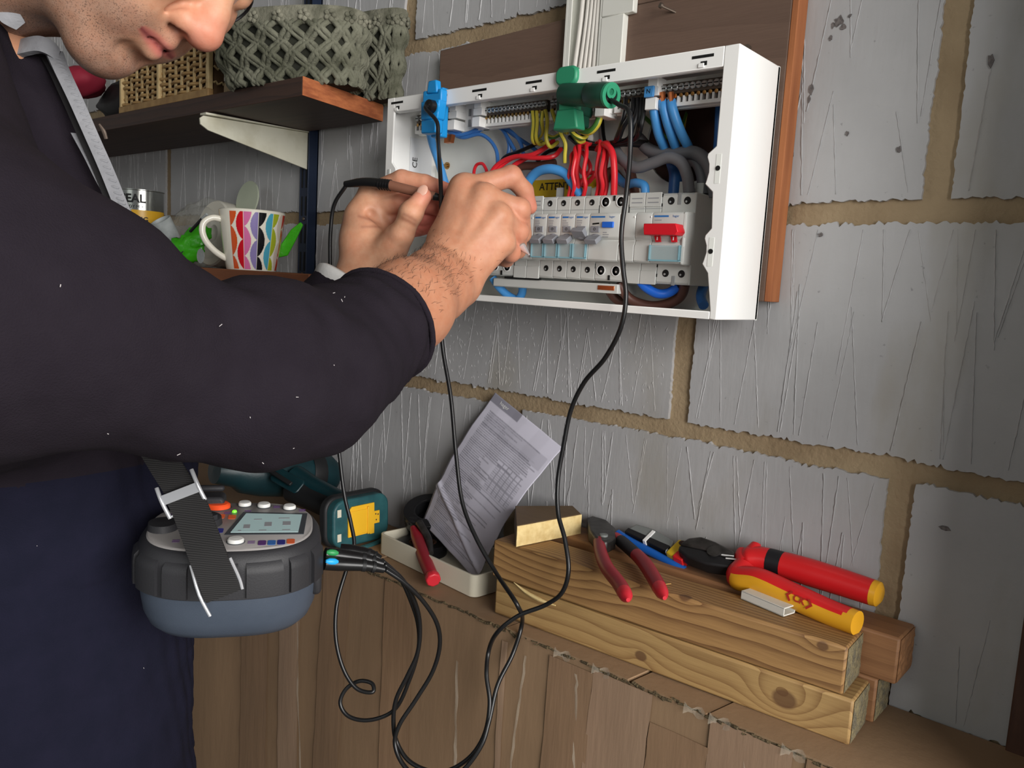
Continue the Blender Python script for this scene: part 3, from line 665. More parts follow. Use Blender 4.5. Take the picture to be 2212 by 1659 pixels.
for i, (x, y0, yt, dep) in enumerate(((1230, 345, 420, -62), (1238, 330, 420, -66), (1247, 322, 420, -62), (1262, 326, 420, -66), (1290, 318, 420, -64), (1299, 330, 420, -68), (1308, 322, 420, -60))):
    wire([(1270+i*4, 312, -46), (x+6, y0-12, -58), (x+5, y0+8, dep), (x-1, (y0+yt)/2, dep-2), (x+3, yt-20, dep), (x-2, yt+6, -62)], 2.2, 'wire_red', 'live_wire', 'red live wire')
wire([(1290, 322, -50), (1306, 312, -62), (1322, 328, -68), (1327, 370, -68), (1326, 425, -64)], 3.4, 'wire_red', 'live_wire', 'thick red live wire', n=10)
wire([(1240, 335, -34), (1256, 372, -36), (1285, 375, -40), (1262, 400, -40), (1230, 380, -36)], 2.4, 'wire_red', 'live_wire')
wire([(1258, 328, -40), (1275, 365, -44), (1250, 400, -48), (1240, 425, -56)], 2.2, 'wire_red', 'live_wire')
wire([(1180, 318, -50), (1150, 334, -60), (1110, 340, -64), (1085, 356, -66), (1060, 385, -70), (1040, 420, -72)], 2.6, 'wire_red', 'live_wire', 'red live wire looping left')
wire([(1212, 322, -46), (1195, 338, -58), (1150, 341, -66), (1115, 338, -68), (1080, 352, -70), (1062, 372, -72), (1052, 410, -72)], 2.6, 'wire_red', 'live_wire')
wire([(1200, 300, -40), (1170, 325, -52), (1130, 345, -58), (1105, 362, -62), (1085, 392, -66)], 2.6, 'wire_red', 'live_wire')
wire([(1025, 392, -60), (1024, 370, -62), (1030, 356, -62), (1042, 354, -62), (1050, 366, -62), (1056, 392, -62)], 1.9, 'wire_red', 'live_wire', 'small red wire loop')
wire([(1160, 310, -44), (1120, 328, -52), (1090, 340, -52), (1078, 360, -52), (1070, 390, -55)], 2.2, 'wire_black', 'neutral_wire')
wire([(1215, 318, -38), (1180, 330, -42), (1160, 350, -44)], 2.2, 'wire_black')
for i, pts in enumerate(([(965, 262, -66), (968, 282, -70), (985, 292, -72), (1010, 288, -68), (1040, 276, -60), (1075, 272, -54), (1105, 285, -48), (1125, 310, -46), (1132, 345, -44)],
    [(970, 262, -66), (975, 285, -68), (1000, 297, -68), (1035, 290, -62), (1055, 300, -58), (1072, 325, -56), (1076, 362, -56)],
    [(975, 260, -66), (982, 285, -66), (1010, 294, -66), (1045, 278, -58), (1080, 276, -50), (1098, 300, -46), (1112, 325, -44)],
    [(968, 265, -66), (970, 285, -68), (985, 290, -66), (1002, 278, -60)],
    [(1080, 270, -50), (1092, 290, -46), (1100, 315, -44), (1095, 345, -44)], [(1085, 272, -50), (1110, 292, -46), (1140, 312, -44), (1165, 330, -44)])):
    wire(pts, 2.2, 'wire_blue', 'neutral_wire', 'thin blue neutral wire')
wire([(924, 262, -74), (924, 275, -74)], 3, 'copper', 'bare_strands')
wire([(926, 275, -74), (934, 310, -72), (946, 345, -70), (958, 385, -68), (965, 410, -66), (972, 440, -66)], 4.8, 'tails_blue', 'neutral_tail', 'thick blue tail at the left end', n=12)
wire([(1135, 425, -60), (1140, 395, -64), (1160, 372, -66), (1190, 365, -66), (1220, 375, -62), (1240, 400, -60), (1256, 425, -60)], 5.2, 'tails_blue', 'neutral_tail', 'thick blue tail arched over the sticker', n=12)
wire([(1100, 372, -55), (1125, 360, -52), (1160, 358, -46), (1200, 352, -40)], 4.6, 'wire_brown', 'live_tail', n=10)
for i, pts in enumerate(([(1150, 240, -72), (1152, 265, -72), (1150, 300, -68), (1156, 310, -60), (1170, 305, -48)], [(1159, 240, -72), (1160, 265, -72), (1158, 298, -68), (1166, 312, -58), (1182, 306, -48)],
    [(1172, 240, -72), (1170, 262, -72), (1172, 284, -66), (1162, 300, -56)], [(1178, 238, -72), (1182, 262, -73), (1180, 300, -70), (1188, 317, -64), (1205, 307, -50)],
    [(1192, 238, -72), (1200, 262, -74), (1212, 290, -72), (1221, 310, -68), (1220, 335, -66), (1220, 352, -64)], [(1205, 240, -70), (1212, 265, -72), (1222, 288, -66)], [(1218, 245, -70), (1222, 265, -70), (1225, 290, -66)],
    [(1225, 262, -74), (1240, 290, -74), (1258, 299, -68), (1268, 294, -58)], [(1222, 255, -70), (1234, 285, -70), (1250, 306, -64), (1262, 305, -54)], [(1180, 292, -62), (1195, 297, -60), (1210, 290, -54)], [(1240, 268, -72), (1252, 282, -70), (1268, 287, -60)])):
    wire(pts, 2.1, 'wire_yellow', 'earth_wire', 'green and yellow earth wire', mat2='wire_green')
wire([(1298, 240, -70), (1290, 268, -72), (1275, 284, -72), (1258, 282, -70), (1248, 272, -66)], 3.6, 'wire_green', 'earth_wire', 'thick green and yellow earth conductor', mat2='wire_yellow', n=10)
wire([(1270, 280, -44), (1275, 300, -44), (1268, 312, -40)], 4, 'cable_grey', 'cable_end'); wire([(1192, 285, -40), (1205, 300, -40), (1215, 318, -38)], 3.4, 'cable_grey', 'cable_end')
wire([(1355, 225, -28), (1400, 260, -26), (1440, 300, -26)], 2, 'wire_green'); wire([(1490, 235, -18), (1478, 270, -20), (1462, 310, -24)], 4, 'wire_green', 'earth_wire', mat2='wire_yellow')
wire([(1335, 612, -70), (1360, 645, -60), (1400, 660, -52), (1440, 657, -50), (1470, 640, -52), (1480, 612, -60)], 5, 'wire_brown', 'live_tail', 'brown live loop below the devices', n=12)
wire([(1310, 618, -62), (1330, 645, -52), (1352, 656, -46), (1380, 668, -44)], 5, 'wire_brown', 'live_tail', n=12)
wire([(1384, 608, -74), (1392, 618, -72), (1420, 634, -66), (1445, 632, -60), (1465, 618, -58)], 4.6, 'blue_button', 'neutral_tail', 'bright blue loop below the devices', n=12)
wire([(1378, 606, -74), (1386, 612, -73)], 2.4, 'copper', 'bare_strands')
wire([(1064, 600, -70), (1078, 620, -66), (1100, 640, -60), (1118, 646, -56), (1128, 632, -56), (1127, 604, -62)], 4.6, 'tails_blue', 'neutral_tail', 'blue loop below the hand', n=12)
# chips in the wall paint showing dark block
M('bare_block', (84, 80, 80), .9, c2=(120, 114, 112), scale=300)
r = np.random.default_rng(21)
for x, y, w_, h_ in ((1812, 46, 10, 12), (1822, 58, 7, 8), (1836, 34, 4, 5), (1800, 54, 4, 7), (1795, 82, 4, 6), (1752, 192, 5, 16), (1748, 214, 3, 9), (1829, 288, 4, 6), (1712, 333, 3, 9), (1942, 322, 6, 7), (2040, 1140, 14, 6), (1772, 508, 7, 6), (2140, 130, 6, 14)):
    c = sight(x, y, Y=-1.0); k = .45
    pl_ = [(c[0]+math.cos(t)*w_*k*r.uniform(.45, 1.1), c[2]+math.sin(t)*h_*k*r.uniform(.45, 1.1)) for t in np.linspace(0, 6.283, 11)[:-1]]
    build('paint_chip', MB().prism(pl_, -.5, 1.05, WF), 'bare_block', wall, smooth=0)
# ------------------------------------------------------------------ cardboard box used as a bench
M('cardboard', (146, 119, 91), .7, c2=(137, 110, 84), scale=3, stretch=(1, 1, .5), bump=.12, bscale=26, bstretch=(3, 3, .6), bdist=.004)
M('cardboard_edge', (112, 96, 68), .9, c2=(74, 64, 46), scale=260, bump=.8, bscale=500, bdist=.004)
M('parcel_tape', (139, 112, 87), .24, c2=(142, 114, 89), scale=5, stretch=(2, 2, .5), bump=.16, bscale=40, bstretch=(2.2, 2.2, .25), bdist=.004, spec=.7)
M('pale_tape', (156, 130, 107), .28, c2=(151, 124, 102), scale=5, stretch=(2, 2, .5), bump=.16, bscale=36, bstretch=(2.5, 2.5, .3), bdist=.004, spec=.6)
M('clear_tape', (220, 208, 188), .12, alpha=.3, spec=.8, bump=.5, bscale=90)
BT, BY = -438., -139.
cb = thing('cardboard_box', 'large brown cardboard box bound with parcel tape, used as the bench under the timbers', 'box', (-700, -70, FLOOR))
xs = np.linspace(-1560, 108, 90); zs = np.linspace(FLOOR, BT-3, 40)
XX, ZZ = np.meshgrid(xs, zs, indexing='ij'); nn = fnoise(np.c_[XX.ravel(), ZZ.ravel()*.5, 0*XX.ravel()], 190, 5).reshape(XX.shape)
G = np.stack([XX, BY+nn*2.2*np.clip((BT-ZZ)/60, 0, 1), ZZ], -1)
mb = MB().grid(G, flip=True); mb.box((-1560, BY+6, FLOOR), (108, -3, BT-6))
build('carton', mb, 'cardboard', cb, smooth=60)
for a, b, dz, sk in ((-1560, -575, 0, 0), (-572, -331, -.7, 8), (-328, -178, 0, 14), (-174, -98, -.9, 20), (-95, 110, 0, 26)):
    build('top_flap', MB().prism([(a, BY+rng.uniform(-1, 1.5)), (b, BY+rng.uniform(-1, 1.5)), (b+sk*1.2, -3), (a+(sk-6)*1.2, -3)], BT-4+dz, BT+dz), 'cardboard', cb, smooth=0)
mb = MB()
for x in np.arange(-700, 100, 7): mb.tube([(x+rng.normal(0, 2), BY-.5+rng.normal(0, 1), BT-2.5+rng.normal(0, 1)), (x+9, BY-.5+rng.normal(0, 1.2), BT-2.5+rng.normal(0, 1))], rng.uniform(.6, 1.7), 6)
build('torn_edge', mb, 'cardboard_edge', cb, kind='stuff', smooth=0)
def tape(x0, x1, z0, z1, mat, skew=0, name='tape_strip'):
    n = 26; V = []
    for i in range(n+1):
        t = i/n; z = z1+(z0-z1)*t; w = rng.normal(0, .5)
        row = []
        for x in np.linspace(x0, x1, 6):
            xx = x+skew*t+w; yy = BY+float(fnoise(A([[xx, z*.5, 0]]), 190, 5)[0])*2.2*min(1, max(0, (BT-z)/60))-1.1-.8*abs(math.sin(xx*.31+z*.05))
            row.append((xx, yy, z))
        V.append(row)
    build(name, MB().grid(V), mat, cb, smooth=60)
for a in ((-640, -585, -1150, BT-2, 'parcel_tape', -30), (-520, -470, -1150, BT-2, 'parcel_tape', 8), (-330, -322, -1150, BT-14, 'pale_tape', -6), (-268, -215, -1000, BT-8, 'parcel_tape', -10), (-215, -150, -1000, BT-4, 'pale_tape', -30), (-150, -92, -900, BT-30, 'parcel_tape', -24), (-92, -20, -900, BT-2, 'pale_tape', -20), (-10, 60, -800, BT-2, 'parcel_tape', 0), (-840, -770, -1150, BT-4, 'parcel_tape', 14), (-735, -690, -1150, BT-4, 'pale_tape', 0)): tape(*a)
tape(-300, -297, -700, BT-20, 'clear_tape', -20, 'tape_crease'); tape(-236, -233, -640, BT-16, 'clear_tape', 12, 'tape_crease'); tape(-700, -697, -900, BT-30, 'clear_tape', 25, 'tape_crease'); tape(-395, -391, -760, BT-60, 'clear_tape', 5, 'tape_crease'); tape(-60, -57, -620, BT-25, 'clear_tape', 10, 'tape_crease')
for x in (-262, -216, -118, -94, -30, 18):
    build('tape_tag', MB().grid([[(x+i*4, BY-2-2*math.sin(i*1.3+j), BT+1.5+1.6*math.cos(i*1.7+j*2)-j*4) for j in range(3)] for i in range(6)]), 'clear_tape', cb, smooth=60)
# ------------------------------------------------------------------ timbers
R3 = math.hypot(369, 20)
wood('pine_top', (166, 128, 80), (102, 68, 38), 4.6, (60, -14), knots=[(-120, -12, 41, 26, 13), (40, -20, 41, 9, 4), (-30, -22, 36, 8, 4), (165, -23, 36, 7, 4)], wob=2.6, contrast=.8, fine=.25)
wood('pine_low', (174, 142, 92), (122, 88, 50), 6.5, (60, 66), knots=[(131, -24, 20, 15, -20), (-6, -24, 12, 9, 6), (60, -24, 16, 26, -8)], wob=3, contrast=.7, fine=.25)
wood('pine_back', (150, 108, 72), (116, 78, 50), 9, (50, -50), wob=4, contrast=.4)
wood('block_skin', (106, 84, 56), (88, 68, 44), 5, (0, -60), wob=2, contrast=.35)
M('end_grain', (150, 136, 100), .9, c2=(110, 104, 88), scale=120, bump=1, bscale=420, bdist=.004)
M('pale_cut', (232, 208, 150), .8, c2=(214, 186, 126), scale=60, stretch=(1, 2, 2), bump=.3, bscale=500)
def timber(label, o, L, dy, dz, mat, ang=(1, 0, 0), end='end_grain'):
    fr = FR(o, ang); c = fr.at(L/2, dy/2, 0)
    t = thing('timber', label, 'timber', c, 'timber offcuts stacked on the box')
    t.rotation_euler = (0, 0, math.atan2(fr.x[1], fr.x[0]))
    mb = MB().box((-L/2, -dy/2, 0), (L/2, dy/2, dz)); BASE[t.name] = A([0, 0, 0.])
    build('beam', mb, mat, t, bevel=2.4)
    ed = MB(); r = np.random.default_rng(int(L))
    ys = np.linspace(-dy/2+1.5, dy/2-1.5, 12); zz = np.linspace(1.5, dz-1.5, 12)
    ed.grid([[(L/2+.3+r.uniform(0, 1.6)*(0 < i < 11 and 0 < j < 11), y, z) for j, z in enumerate(zz)] for i, y in enumerate(ys)])
    build('sawn_end', ed, end, t, smooth=0, label='rough sawn end')
    BASE[t.name] = A(c, float); return t
v = (369, 20, 0)
timber('upper front pine timber, the one the red pliers lie on', (-369, -120, -398.5), R3, 47, 41, 'pine_top', v)
timber('lower front pine timber with a big dark knot near its end, on the box', (-362, -121, -438), 372, 48, 39, 'pine_low', v)
timber('brownish back timber against the wall, poking out furthest right', (-345, -50, -397.5), 371, 45, 41, 'pine_back', end='pine_back')
timber('short low timber hidden under the back one', (-330, -49, -438), 342, 40, 40, 'pine_back')
sp = thing('wood_splinter', 'pale sliver of torn wood on the front of the pine timbers', 'splinter', (-330, -119, -410))
a = [sight(x, y, Y=-121.5+.054*(i*10)) for i, (x, y) in enumerate(((1110, 1258), (1135, 1278), (1165, 1295), (1200, 1308)))]
build('sliver', MB().tube(a, [.3, 1.8, 2.2, .6], 6, res=5), 'pale_cut', sp)
bk = thing('wood_block', 'small offcut block with a pale sawn face on top of the timbers', 'block', (-345, -60, -357))
q = [(-337, -121), (-320, -29), (-347, -9), (-388, -64)]
build('block', MB().prism(q, -357, -334), 'block_skin', bk, bevel=.6)
e = FR((-336.4, -121, -357), (17, 92, 0))
build('sawn_face', MB().grid([[e.at(x, z, .3+rng.uniform(0, .5)) for z in (.3, 7, 15, 22.6)] for x in np.linspace(0, 93.4, 16)]), 'pale_cut', bk, smooth=0, label='pale fresh sawn face')
# ------------------------------------------------------------------ tools on the timbers
M('grip_red', (150, 24, 40), .42); M('grip_tip', (196, 40, 52), .4); M('steel_dark', (84, 82, 80), .42, .7, c2=(60, 58, 56), scale=80); M('steel_black', (40, 40, 42), .45, .4)
M('vde_red', (218, 36, 40), .34); M('vde_yellow', (236, 172, 40), .36); M('rubber_black', (26, 26, 30), .5); M('tool_blue', (24, 92, 178), .35); M('tool_yellow', (226, 190, 40), .4); M('tool_grey', (120, 124, 122), .45); M('logo_red', (176, 40, 30), .5)
pr = thing('pliers', 'small side cutters with dark red dipped grips, handles toward the camera', 'pliers', (-260, -70, -356))
zz = -346
hd = [sight(x, y, Z=zz) for x, y in ((1268, 1128), (1285, 1122), (1318, 1130), (1328, 1150), (1330, 1172), (1310, 1182), (1290, 1178), (1272, 1155))]
build('jaw', MB().prism([(p[0], min(p[1], -6)) for p in hd], -354, -340), 'steel_dark', pr, bevel=2.5)
build('pivot', MB().lathe([(4.5, 0), (4.5, 2), (1e-7, 2.6)], FR(sight(1304, 1158, Z=-340), (1, 0, 0), (0, 1, 0)), 14), 'tool_grey', pr)
for pts, rr in ((((1294, 1170), (1298, 1195), (1312, 1228), (1338, 1262), (1357, 1296)), 'a'), (((1330, 1160), (1352, 1178), (1388, 1212), (1412, 1248), (1436, 1292)), 'b')):
    P = [sight(x, y, Z=-346) for x, y in pts]; S = spline(P, 8); k = int(len(S)*.86)
    if rr == 'a': build('grip', MB().tube(S[:k+1], [6.2, 6.6, 6.8, 6.6], 14), 'grip_red', pr)
    else:
        i0, i1 = int(len(S)*.14), int(len(S)*.42)
        build('grip', MB().tube(S[i1:k+1], [6.6, 7.2, 7, 6.8], 14), 'grip_red', pr); build('grip_band', MB().tube(S[i0:i1+1], 6.6, 14), 'rubber_black', pr, label='black band'); build('grip_collar', MB().tube(S[:i0+2], [5.4, 6.6], 14), 'grip_tip', pr)
    build('grip_end', MB().tube(S[k:], [6.7, 6.4, 6.0, 4.4, 1.8], 14), 'grip_tip', pr, label='brighter rounded tip')
ct = thing('cable_cutters', 'large insulated pliers with red and yellow handles on the timbers by the wall', 'pliers', (-120, -40, -357))
n_ = nrm((0, -.5, .866)); jf = FR(sight(1545, 1202, Y=-32), (1, -.02, -.02), (0, .866, .5))
build('jaw', MB().prism([(-37, -4), (-33, 7), (-22, 14), (-6, 13), (18, 8), (22, -2), (-14, -1)], -7, 7, jf), 'steel_dark', ct, bevel=2)
build('jaw', MB().prism([(-37, -4.5), (-14, -1.5), (22, -2.5), (22, -12), (0, -17), (-22, -16), (-35, -11)], -8, 6, jf), 'steel_black', ct, bevel=2)
build('pivot', MB().lathe([(7, 6.5), (7, 8), (1e-7, 8.4)], jf, 18), 'steel_dark', ct)
tmk = MB()
for i in range(2): tmk.box((8+i*5, -4-i*4, 6.6), (20+i*6, -3-i*4, 7.3), FR(jf.o, jf.x*.96+jf.y*.25, jf.y))
build('jaw_mark', tmk, 'white_mark', ct)
up = spline([sight(1600, 1212, Y=-27), sight(1640, 1208, Y=-22), sight(1700, 1222, Y=-21), sight(1800, 1252, Y=-23), sight(1898, 1284, Y=-26)], 8)
n = len(up); build('handle', MB().tube(up[:n//3+1], [8, 13, 12.5, 12], 16), 'vde_red', ct, label='upper red handle'); build('handle_band', MB().tube(up[n//3:n//2], 12.2, 16), 'rubber_black', ct, label='black band')
build('handle', MB().tube(up[n//2-1:-1], [12.4, 12.8, 12.2, 11.5], 16), 'vde_red', ct); build('handle_end', MB().tube(up[-2:]+[up[-1]+(up[-1]-up[-2])*.5], [11.6, 11, 7], 16), 'vde_yellow', ct, label='yellow end')
build('guard', MB().tube([sight(1622, 1212, Y=-26), sight(1628, 1192, Y=-20), sight(1634, 1174, Y=-15)], [11, 9, 4.5], 12), 'vde_red', ct, label='flared red guard'); build('guard', MB().tube([sight(1608, 1218, Y=-30), sight(1604, 1200, Y=-24), sight(1602, 1188, Y=-20)], [10, 8, 5], 12), 'vde_red', ct)
lo_ = spline([sight(1612, 1222, Y=-34), sight(1598, 1246, Y=-44), sight(1640, 1254, Y=-50), sight(1715, 1288, Y=-56), sight(1790, 1322, Y=-61), sight(1852, 1346, Y=-66)], 8)
mb = MB().tube(lo_, [11, 13, 12, 11.5, 11.5, 11, 10.5], 20); V = mb.V()
for i, f in enumerate(mb.f):
    c = V[f].mean(0); j = np.argmin([np.linalg.norm(c-p) for p in lo_]); dd = c-lo_[j]
    mb.mi[i] = 1 if (dd[1] < -2.2-1.0*(j < 12) and dd[2] < 6.6) and j > 8 or j >= len(lo_)-2 else 0
build('handle', mb, ['vde_red', 'vde_yellow'], ct, label='lower handle, red above and yellow in front')
ln_ = nrm((0.08, -.95, .3)); lf = FR(lo_[26]+ln_*12.0, nrm(lo_[32]-lo_[20]), z=ln_); tm = MB()
text_mesh('CK', 8.5, lf, tm, bold=.03)
for sx in (-1, 1): tm.prism([(sx*13, 0), (sx*8.5, 5), (sx*7.2, 3.6), (sx*10.4, 0), (sx*7.2, -3.6), (sx*8.5, -5)][::sx], .1, .35, lf)
build('maker_logo', tm, 'logo_red', ct, smooth=0, label='red CK logo between chevrons')
ws = thing('wire_stripper', 'blue, black and yellow wire stripper lying between the pliers and the red cutters', 'wire stripper', (-230, -20, -357))
sf = FR(sight(1412, 1172, Y=-24), nrm(sight(1455, 1192, Y=-26)-sight(1355, 1148, Y=-20)), z=(0, -.5, .866))
build('body', MB().prism([(-34, -2), (-30, 10), (-8, 13), (20, 9), (24, 0)], -6, 5, sf), 'tool_grey', ws, bevel=1.5)
build('body', MB().prism([(-34, -6), (-34, 1), (22, 1), (22, -7)], -7, 5.5, sf), 'steel_black', ws, bevel=1)
build('blue_handle', MB().tube([sf.at(-42, -9, 1), sf.at(-25, -11, 0), sf.at(5, -12, -1), sf.at(34, -13, -2), sf.at(48, -12, -3)], [4.5, 4.6, 4.4, 4, 3], 10, res=4), 'tool_blue', ws, label='blue handle')
build('band', MB().box((-8, -7.6, -7.5), (-4, 10, 6.2), sf), 'white_mark', ws, bevel=.3)
build('spring', MB().tube([sf.at(22+i*.22, -6+2.6*math.cos(i*.9), 3+2.6*math.sin(i*.9)) for i in range(36)], .6, 5), 'zinc', ws)
build('yellow_head', MB().prism([(24, -10), (25, 12), (38, 14), (44, 8), (36, 2), (40, -12)], -7, 7, sf), 'tool_yellow', ws, bevel=1.5, label='yellow head'); build('red_insert', MB().prism([(34, -12), (34, -4), (38, 4), (44, 4), (46, -12)], -6, 8, sf), 'vde_red', ws, bevel=1); build('catch', MB().ell((33, 9, 6), (6, 4, 3), sf), 'brown_frame', ws)
mt = thing('trunking_offcut', 'short offcut of white plastic mini trunking in front of the yellow handle', 'trunking', (-82, -75, -357))
ax = sight(1692, 1333, Z=-357)-sight(1600, 1294, Z=-357); tf = FR(sight(1600, 1294, Z=-357), ax, (0, 1, 0)); L = np.linalg.norm(ax)
build('base', MB().box((0, 0, .2), (L, 17, 1.4), tf), 'white_pvc', mt, bevel=.2); build('side', MB().box((0, 0, .2), (L, 1.2, 8), tf), 'white_pvc', mt, bevel=.2); build('side', MB().box((0, 15.8, .2), (L, 17, 8), tf), 'white_pvc', mt, bevel=.2); build('lid', MB().box((0, 0, 7), (L, 17, 8.2), tf), 'white_pvc', mt, bevel=.2)
build('brass_offcut', MB().tube([sight(1426, 1263, Z=-356.2), sight(1449, 1261, Z=-356.2)], .9, 8), 'brass', None, 'tiny shiny brass wire offcut on the timber beside the pliers', 'wire')
# ------------------------------------------------------------------ tray, its tools, the leaflet
M('tray_cream', (214, 208, 188), .4); M('tape_roll', (22, 22, 24), .35); M('leaflet', (255, 255, 255), .6, attr=True); M('leaflet_back', (200, 198, 208), .6)
ty = thing('plastic_tray', 'shallow cream plastic tray on the box, holding tape and a leaflet', 'tray', (-500, -65, BT))
tf = FR((-594, -90, BT), (190, -19, 0)); 
def rrect(x0, y0, x1, y1, r, n=5):
    out = []
    for cx, cy, a0 in ((x1-r, y0+r, -90), (x1-r, y1-r, 0), (x0+r, y1-r, 90), (x0+r, y0+r, 180)):
        for i in range(n+1): t = math.radians(a0+90*i/n); out.append((cx+r*math.cos(t), cy+r*math.sin(t)))
    return out
o_, i_ = rrect(0, 0, 191, 86, 9), rrect(3, 3, 188, 83, 7); n = len(o_); mb = MB()
V = np.vstack([np.c_[A(o_), np.full(n, 0)], np.c_[A(o_), np.full(n, 26)], np.c_[A(i_), np.full(n, 26)], np.c_[A(i_), np.full(n, 3)]])
F = [(k*n+i, k*n+(i+1) % n, (k+1)*n+(i+1) % n, (k+1)*n+i) for k in range(3) for i in range(n)]+[tuple(range(n-1, -1, -1)), tuple(3*n+i for i in range(n))]
build('tray', mb.add(tf(V), F), 'tray_cream', ty, bevel=.5)
def ring(name, lab, c, ax, ro, ri, h, mats, cat):
    fr = FR(c, np.cross(ax, (0.1, 1, .2)), z=ax); t = thing(name, lab, cat, c)
    build('tape', MB().lathe([(ri, 0), (ro, 0), (ro, h), (ri, h), (ri, 0)], fr, 36), mats[0], t, bevel=.4); build('core', MB().lathe([(ri-2.5, .5), (ri, .5), (ri, h-.5), (ri-2.5, h-.5), (ri-2.5, .5)], fr, 36), mats[1], t)
ring('tape_roll', 'roll of black tape propped on its edge at the back of the cream tray', (-572, -22, -402), (.25, -.35, .9), 33, 20, 17, ('tape_roll', 'steel_black'), 'tape')
ring('tape_roll', 'roll of black tape lying flat in the left end of the cream tray', tf.at(42, 40, 3.5), (0, 0, 1), 32, 18, 15, ('tape_roll', 'brown_frame'), 'tape')
sn = thing('side_cutters', 'pair of pliers in the tray, one red handle hanging over its front edge', 'pliers', tf.at(70, 20, 3))
P = spline([sight(892, 1140, Y=-62), sight(902, 1165, Y=-72), sight(914, 1200, Y=-96), sight(930, 1238, Y=-118), sight(936, 1252, Y=-124)], 8)
build('handle', MB().tube(P[:-6], [4, 7.5, 8, 8, 7.6], 14, flat=(1, 0, .4)), 'grip_red', sn, label='dark red handle'); build('handle_end', MB().tube(P[-7:]+[P[-1]+(P[-1]-P[-3])*.7], [7.8, 9.2, 9.6, 9], 8), 'grip_tip', sn, bevel=1.5, label='bright red squared end')
build('handle', MB().tube([sight(905, 1128, Y=-58), sight(925, 1165, Y=-64), sight(930, 1195, Y=-80)], [5, 5, 4], 10, res=5), 'steel_dark', sn); build('jaw', MB().ell((0, 0, 0), (12, 9, 6), FR(sight(893, 1126, Y=-50), (1, .3, 0))), 'steel_black', sn)
# leaflet: a creased sheet leaning from the tray to the wall, printed with lines and a table
TL, TR, BL, BR = sight(1071, 848, Y=-4), sight(1216, 968, Y=-5), sight(914, 1128, Y=-38), A([-428, -78, -433])
nu, nv = 90, 150; U, Vv = np.meshgrid(np.linspace(0, 1, nu), np.linspace(0, 1, nv), indexing='ij')
S = (TL*(1-U[..., None])+TR*U[..., None])*(1-Vv[..., None])+(BL*(1-U[..., None])+BR*U[..., None])*Vv[..., None]
N3 = nrm(np.cross(TR-TL, BL-TL)); N3 = N3 if N3[1] < 0 else -N3
rise = 9*np.sin(math.pi*Vv)*(.6+.4*U)+3.2*np.abs(((Vv*4+U*.7) % 1)-.5)-1.5*np.abs(((U*3) % 1)-.5)
rise += 3*np.exp(-((Vv-.82-.25*(U-.5))/.02)**2)-6*np.clip(Vv-.9, 0, 1)
S = S+rise[..., None]*N3+np.stack([-7*np.sin(Vv*math.pi), 0*U, 0*U], -1)*(U < 2)[..., None]
S[..., 1] = np.minimum(S[..., 1], -1.5)
rr = np.random.default_rng(5); ink = np.zeros((nu, nv))
for j in range(nv):
    v_ = j/nv
    if .10 < v_ < .955 and j % 2 == 0:
        a0, a1 = (.08, rr.uniform(.8, .95)) if .16 < v_ < .3 else ((.07, rr.uniform(.3, .62)) if rr.random() < .62 else (.07, rr.uniform(.6, .92)))
        w = np.where((U[:, j] > a0) & (U[:, j] < a1), rr.uniform(.25, .6)+.2*rr.random(nu), 0); ink[:, j] = w
        if .34 < v_ < .52: ink[(U[:, j] > .55) & (U[:, j] < .93), j] = .32
tb = (Vv > .3) & (Vv < .5) & (U > .55) & (U < .93) & ((np.arange(nu) % 6 == 0)[:, None] | (np.arange(nv) % 7 == 0)[None, :]); ink[tb] = .5
ink[(Vv > .105) & (Vv < .2) & (U > .1) & (U < .96)] = np.maximum(ink[(Vv > .105) & (Vv < .2) & (U > .1) & (U < .96)], .22)
ink[(Vv < .055) & (U < .42)] = .62; ink[(U < .02) & (Vv > .08)] = .05
paper = lincol((206, 204, 218)); inkc = lincol((60, 60, 74)); cols = paper*(1-ink[..., None])+inkc*ink[..., None]
lt = thing('instruction_leaflet', 'creased white printed instruction leaflet leaning on the wall from the tray', 'leaflet', (-440, -45, -432))
build('sheet', MB().grid(S), 'leaflet', lt, col=cols.reshape(-1, 3), smooth=180, solid=.5)
S2 = S[:12, :, :]-N3*2.2+A([-4.5, 0, -2.5]); S2[..., 1] = np.minimum(S2[..., 1], -1)
build('folded_page', MB().grid(S2[:, 10:]), 'leaflet_back', lt, smooth=180, solid=.4)
hf = FR(S[17, 4]+N3*.6, nrm(S[30, 4]-S[5, 4]), z=N3); tm = MB(); text_mesh('hager', 7, hf, tm); build('heading', tm, 'white_mark', lt, smooth=0)
# ------------------------------------------------------------------ cordless drill lying on the box
M('drill_teal', (15, 50, 56), .4, c2=(12, 42, 48), scale=30, bump=.15, bscale=300); M('foot_teal', (44, 94, 98), .5, c2=(32, 74, 80), scale=40, bump=.3, bscale=160); M('terminal_yellow', (238, 184, 44), .4); M('drill_black', (24, 25, 27), .55)
dr = thing('cordless_drill', 'teal and black cordless drill on the box, its yellow battery terminals showing', 'drill', (-720, -90, BT))
ff = FR((-626, -92, -401.5), (0, 1, 0), z=(1, -.12, .05))
build('battery_foot', MB().prism(rrect(-46, -33, 46, 30, 17, 6), -16, 0, ff), 'foot_teal', dr, bevel=3, seg=3)
build('foot_rim', MB().prism(rrect(-50, -35, 50, 34, 19, 6), -26, -13, ff), 'drill_black', dr, bevel=3)
build('terminal_plate', MB().prism([(-24, -20), (12, -20), (12, -22), (19, -22), (19, -9), (28, -9), (28, 8), (19, 8), (19, 20), (-18, 20), (-24, 14)], 0, 2.5, ff), 'terminal_yellow', dr, bevel=.6, label='yellow battery terminal plate')
build('plate_step', MB().box((-20, -18, 2.3), (8, 14, 3.6), ff).box((6, -20, 2.3), (9, 17, 5), ff), 'terminal_yellow', dr, bevel=.4)
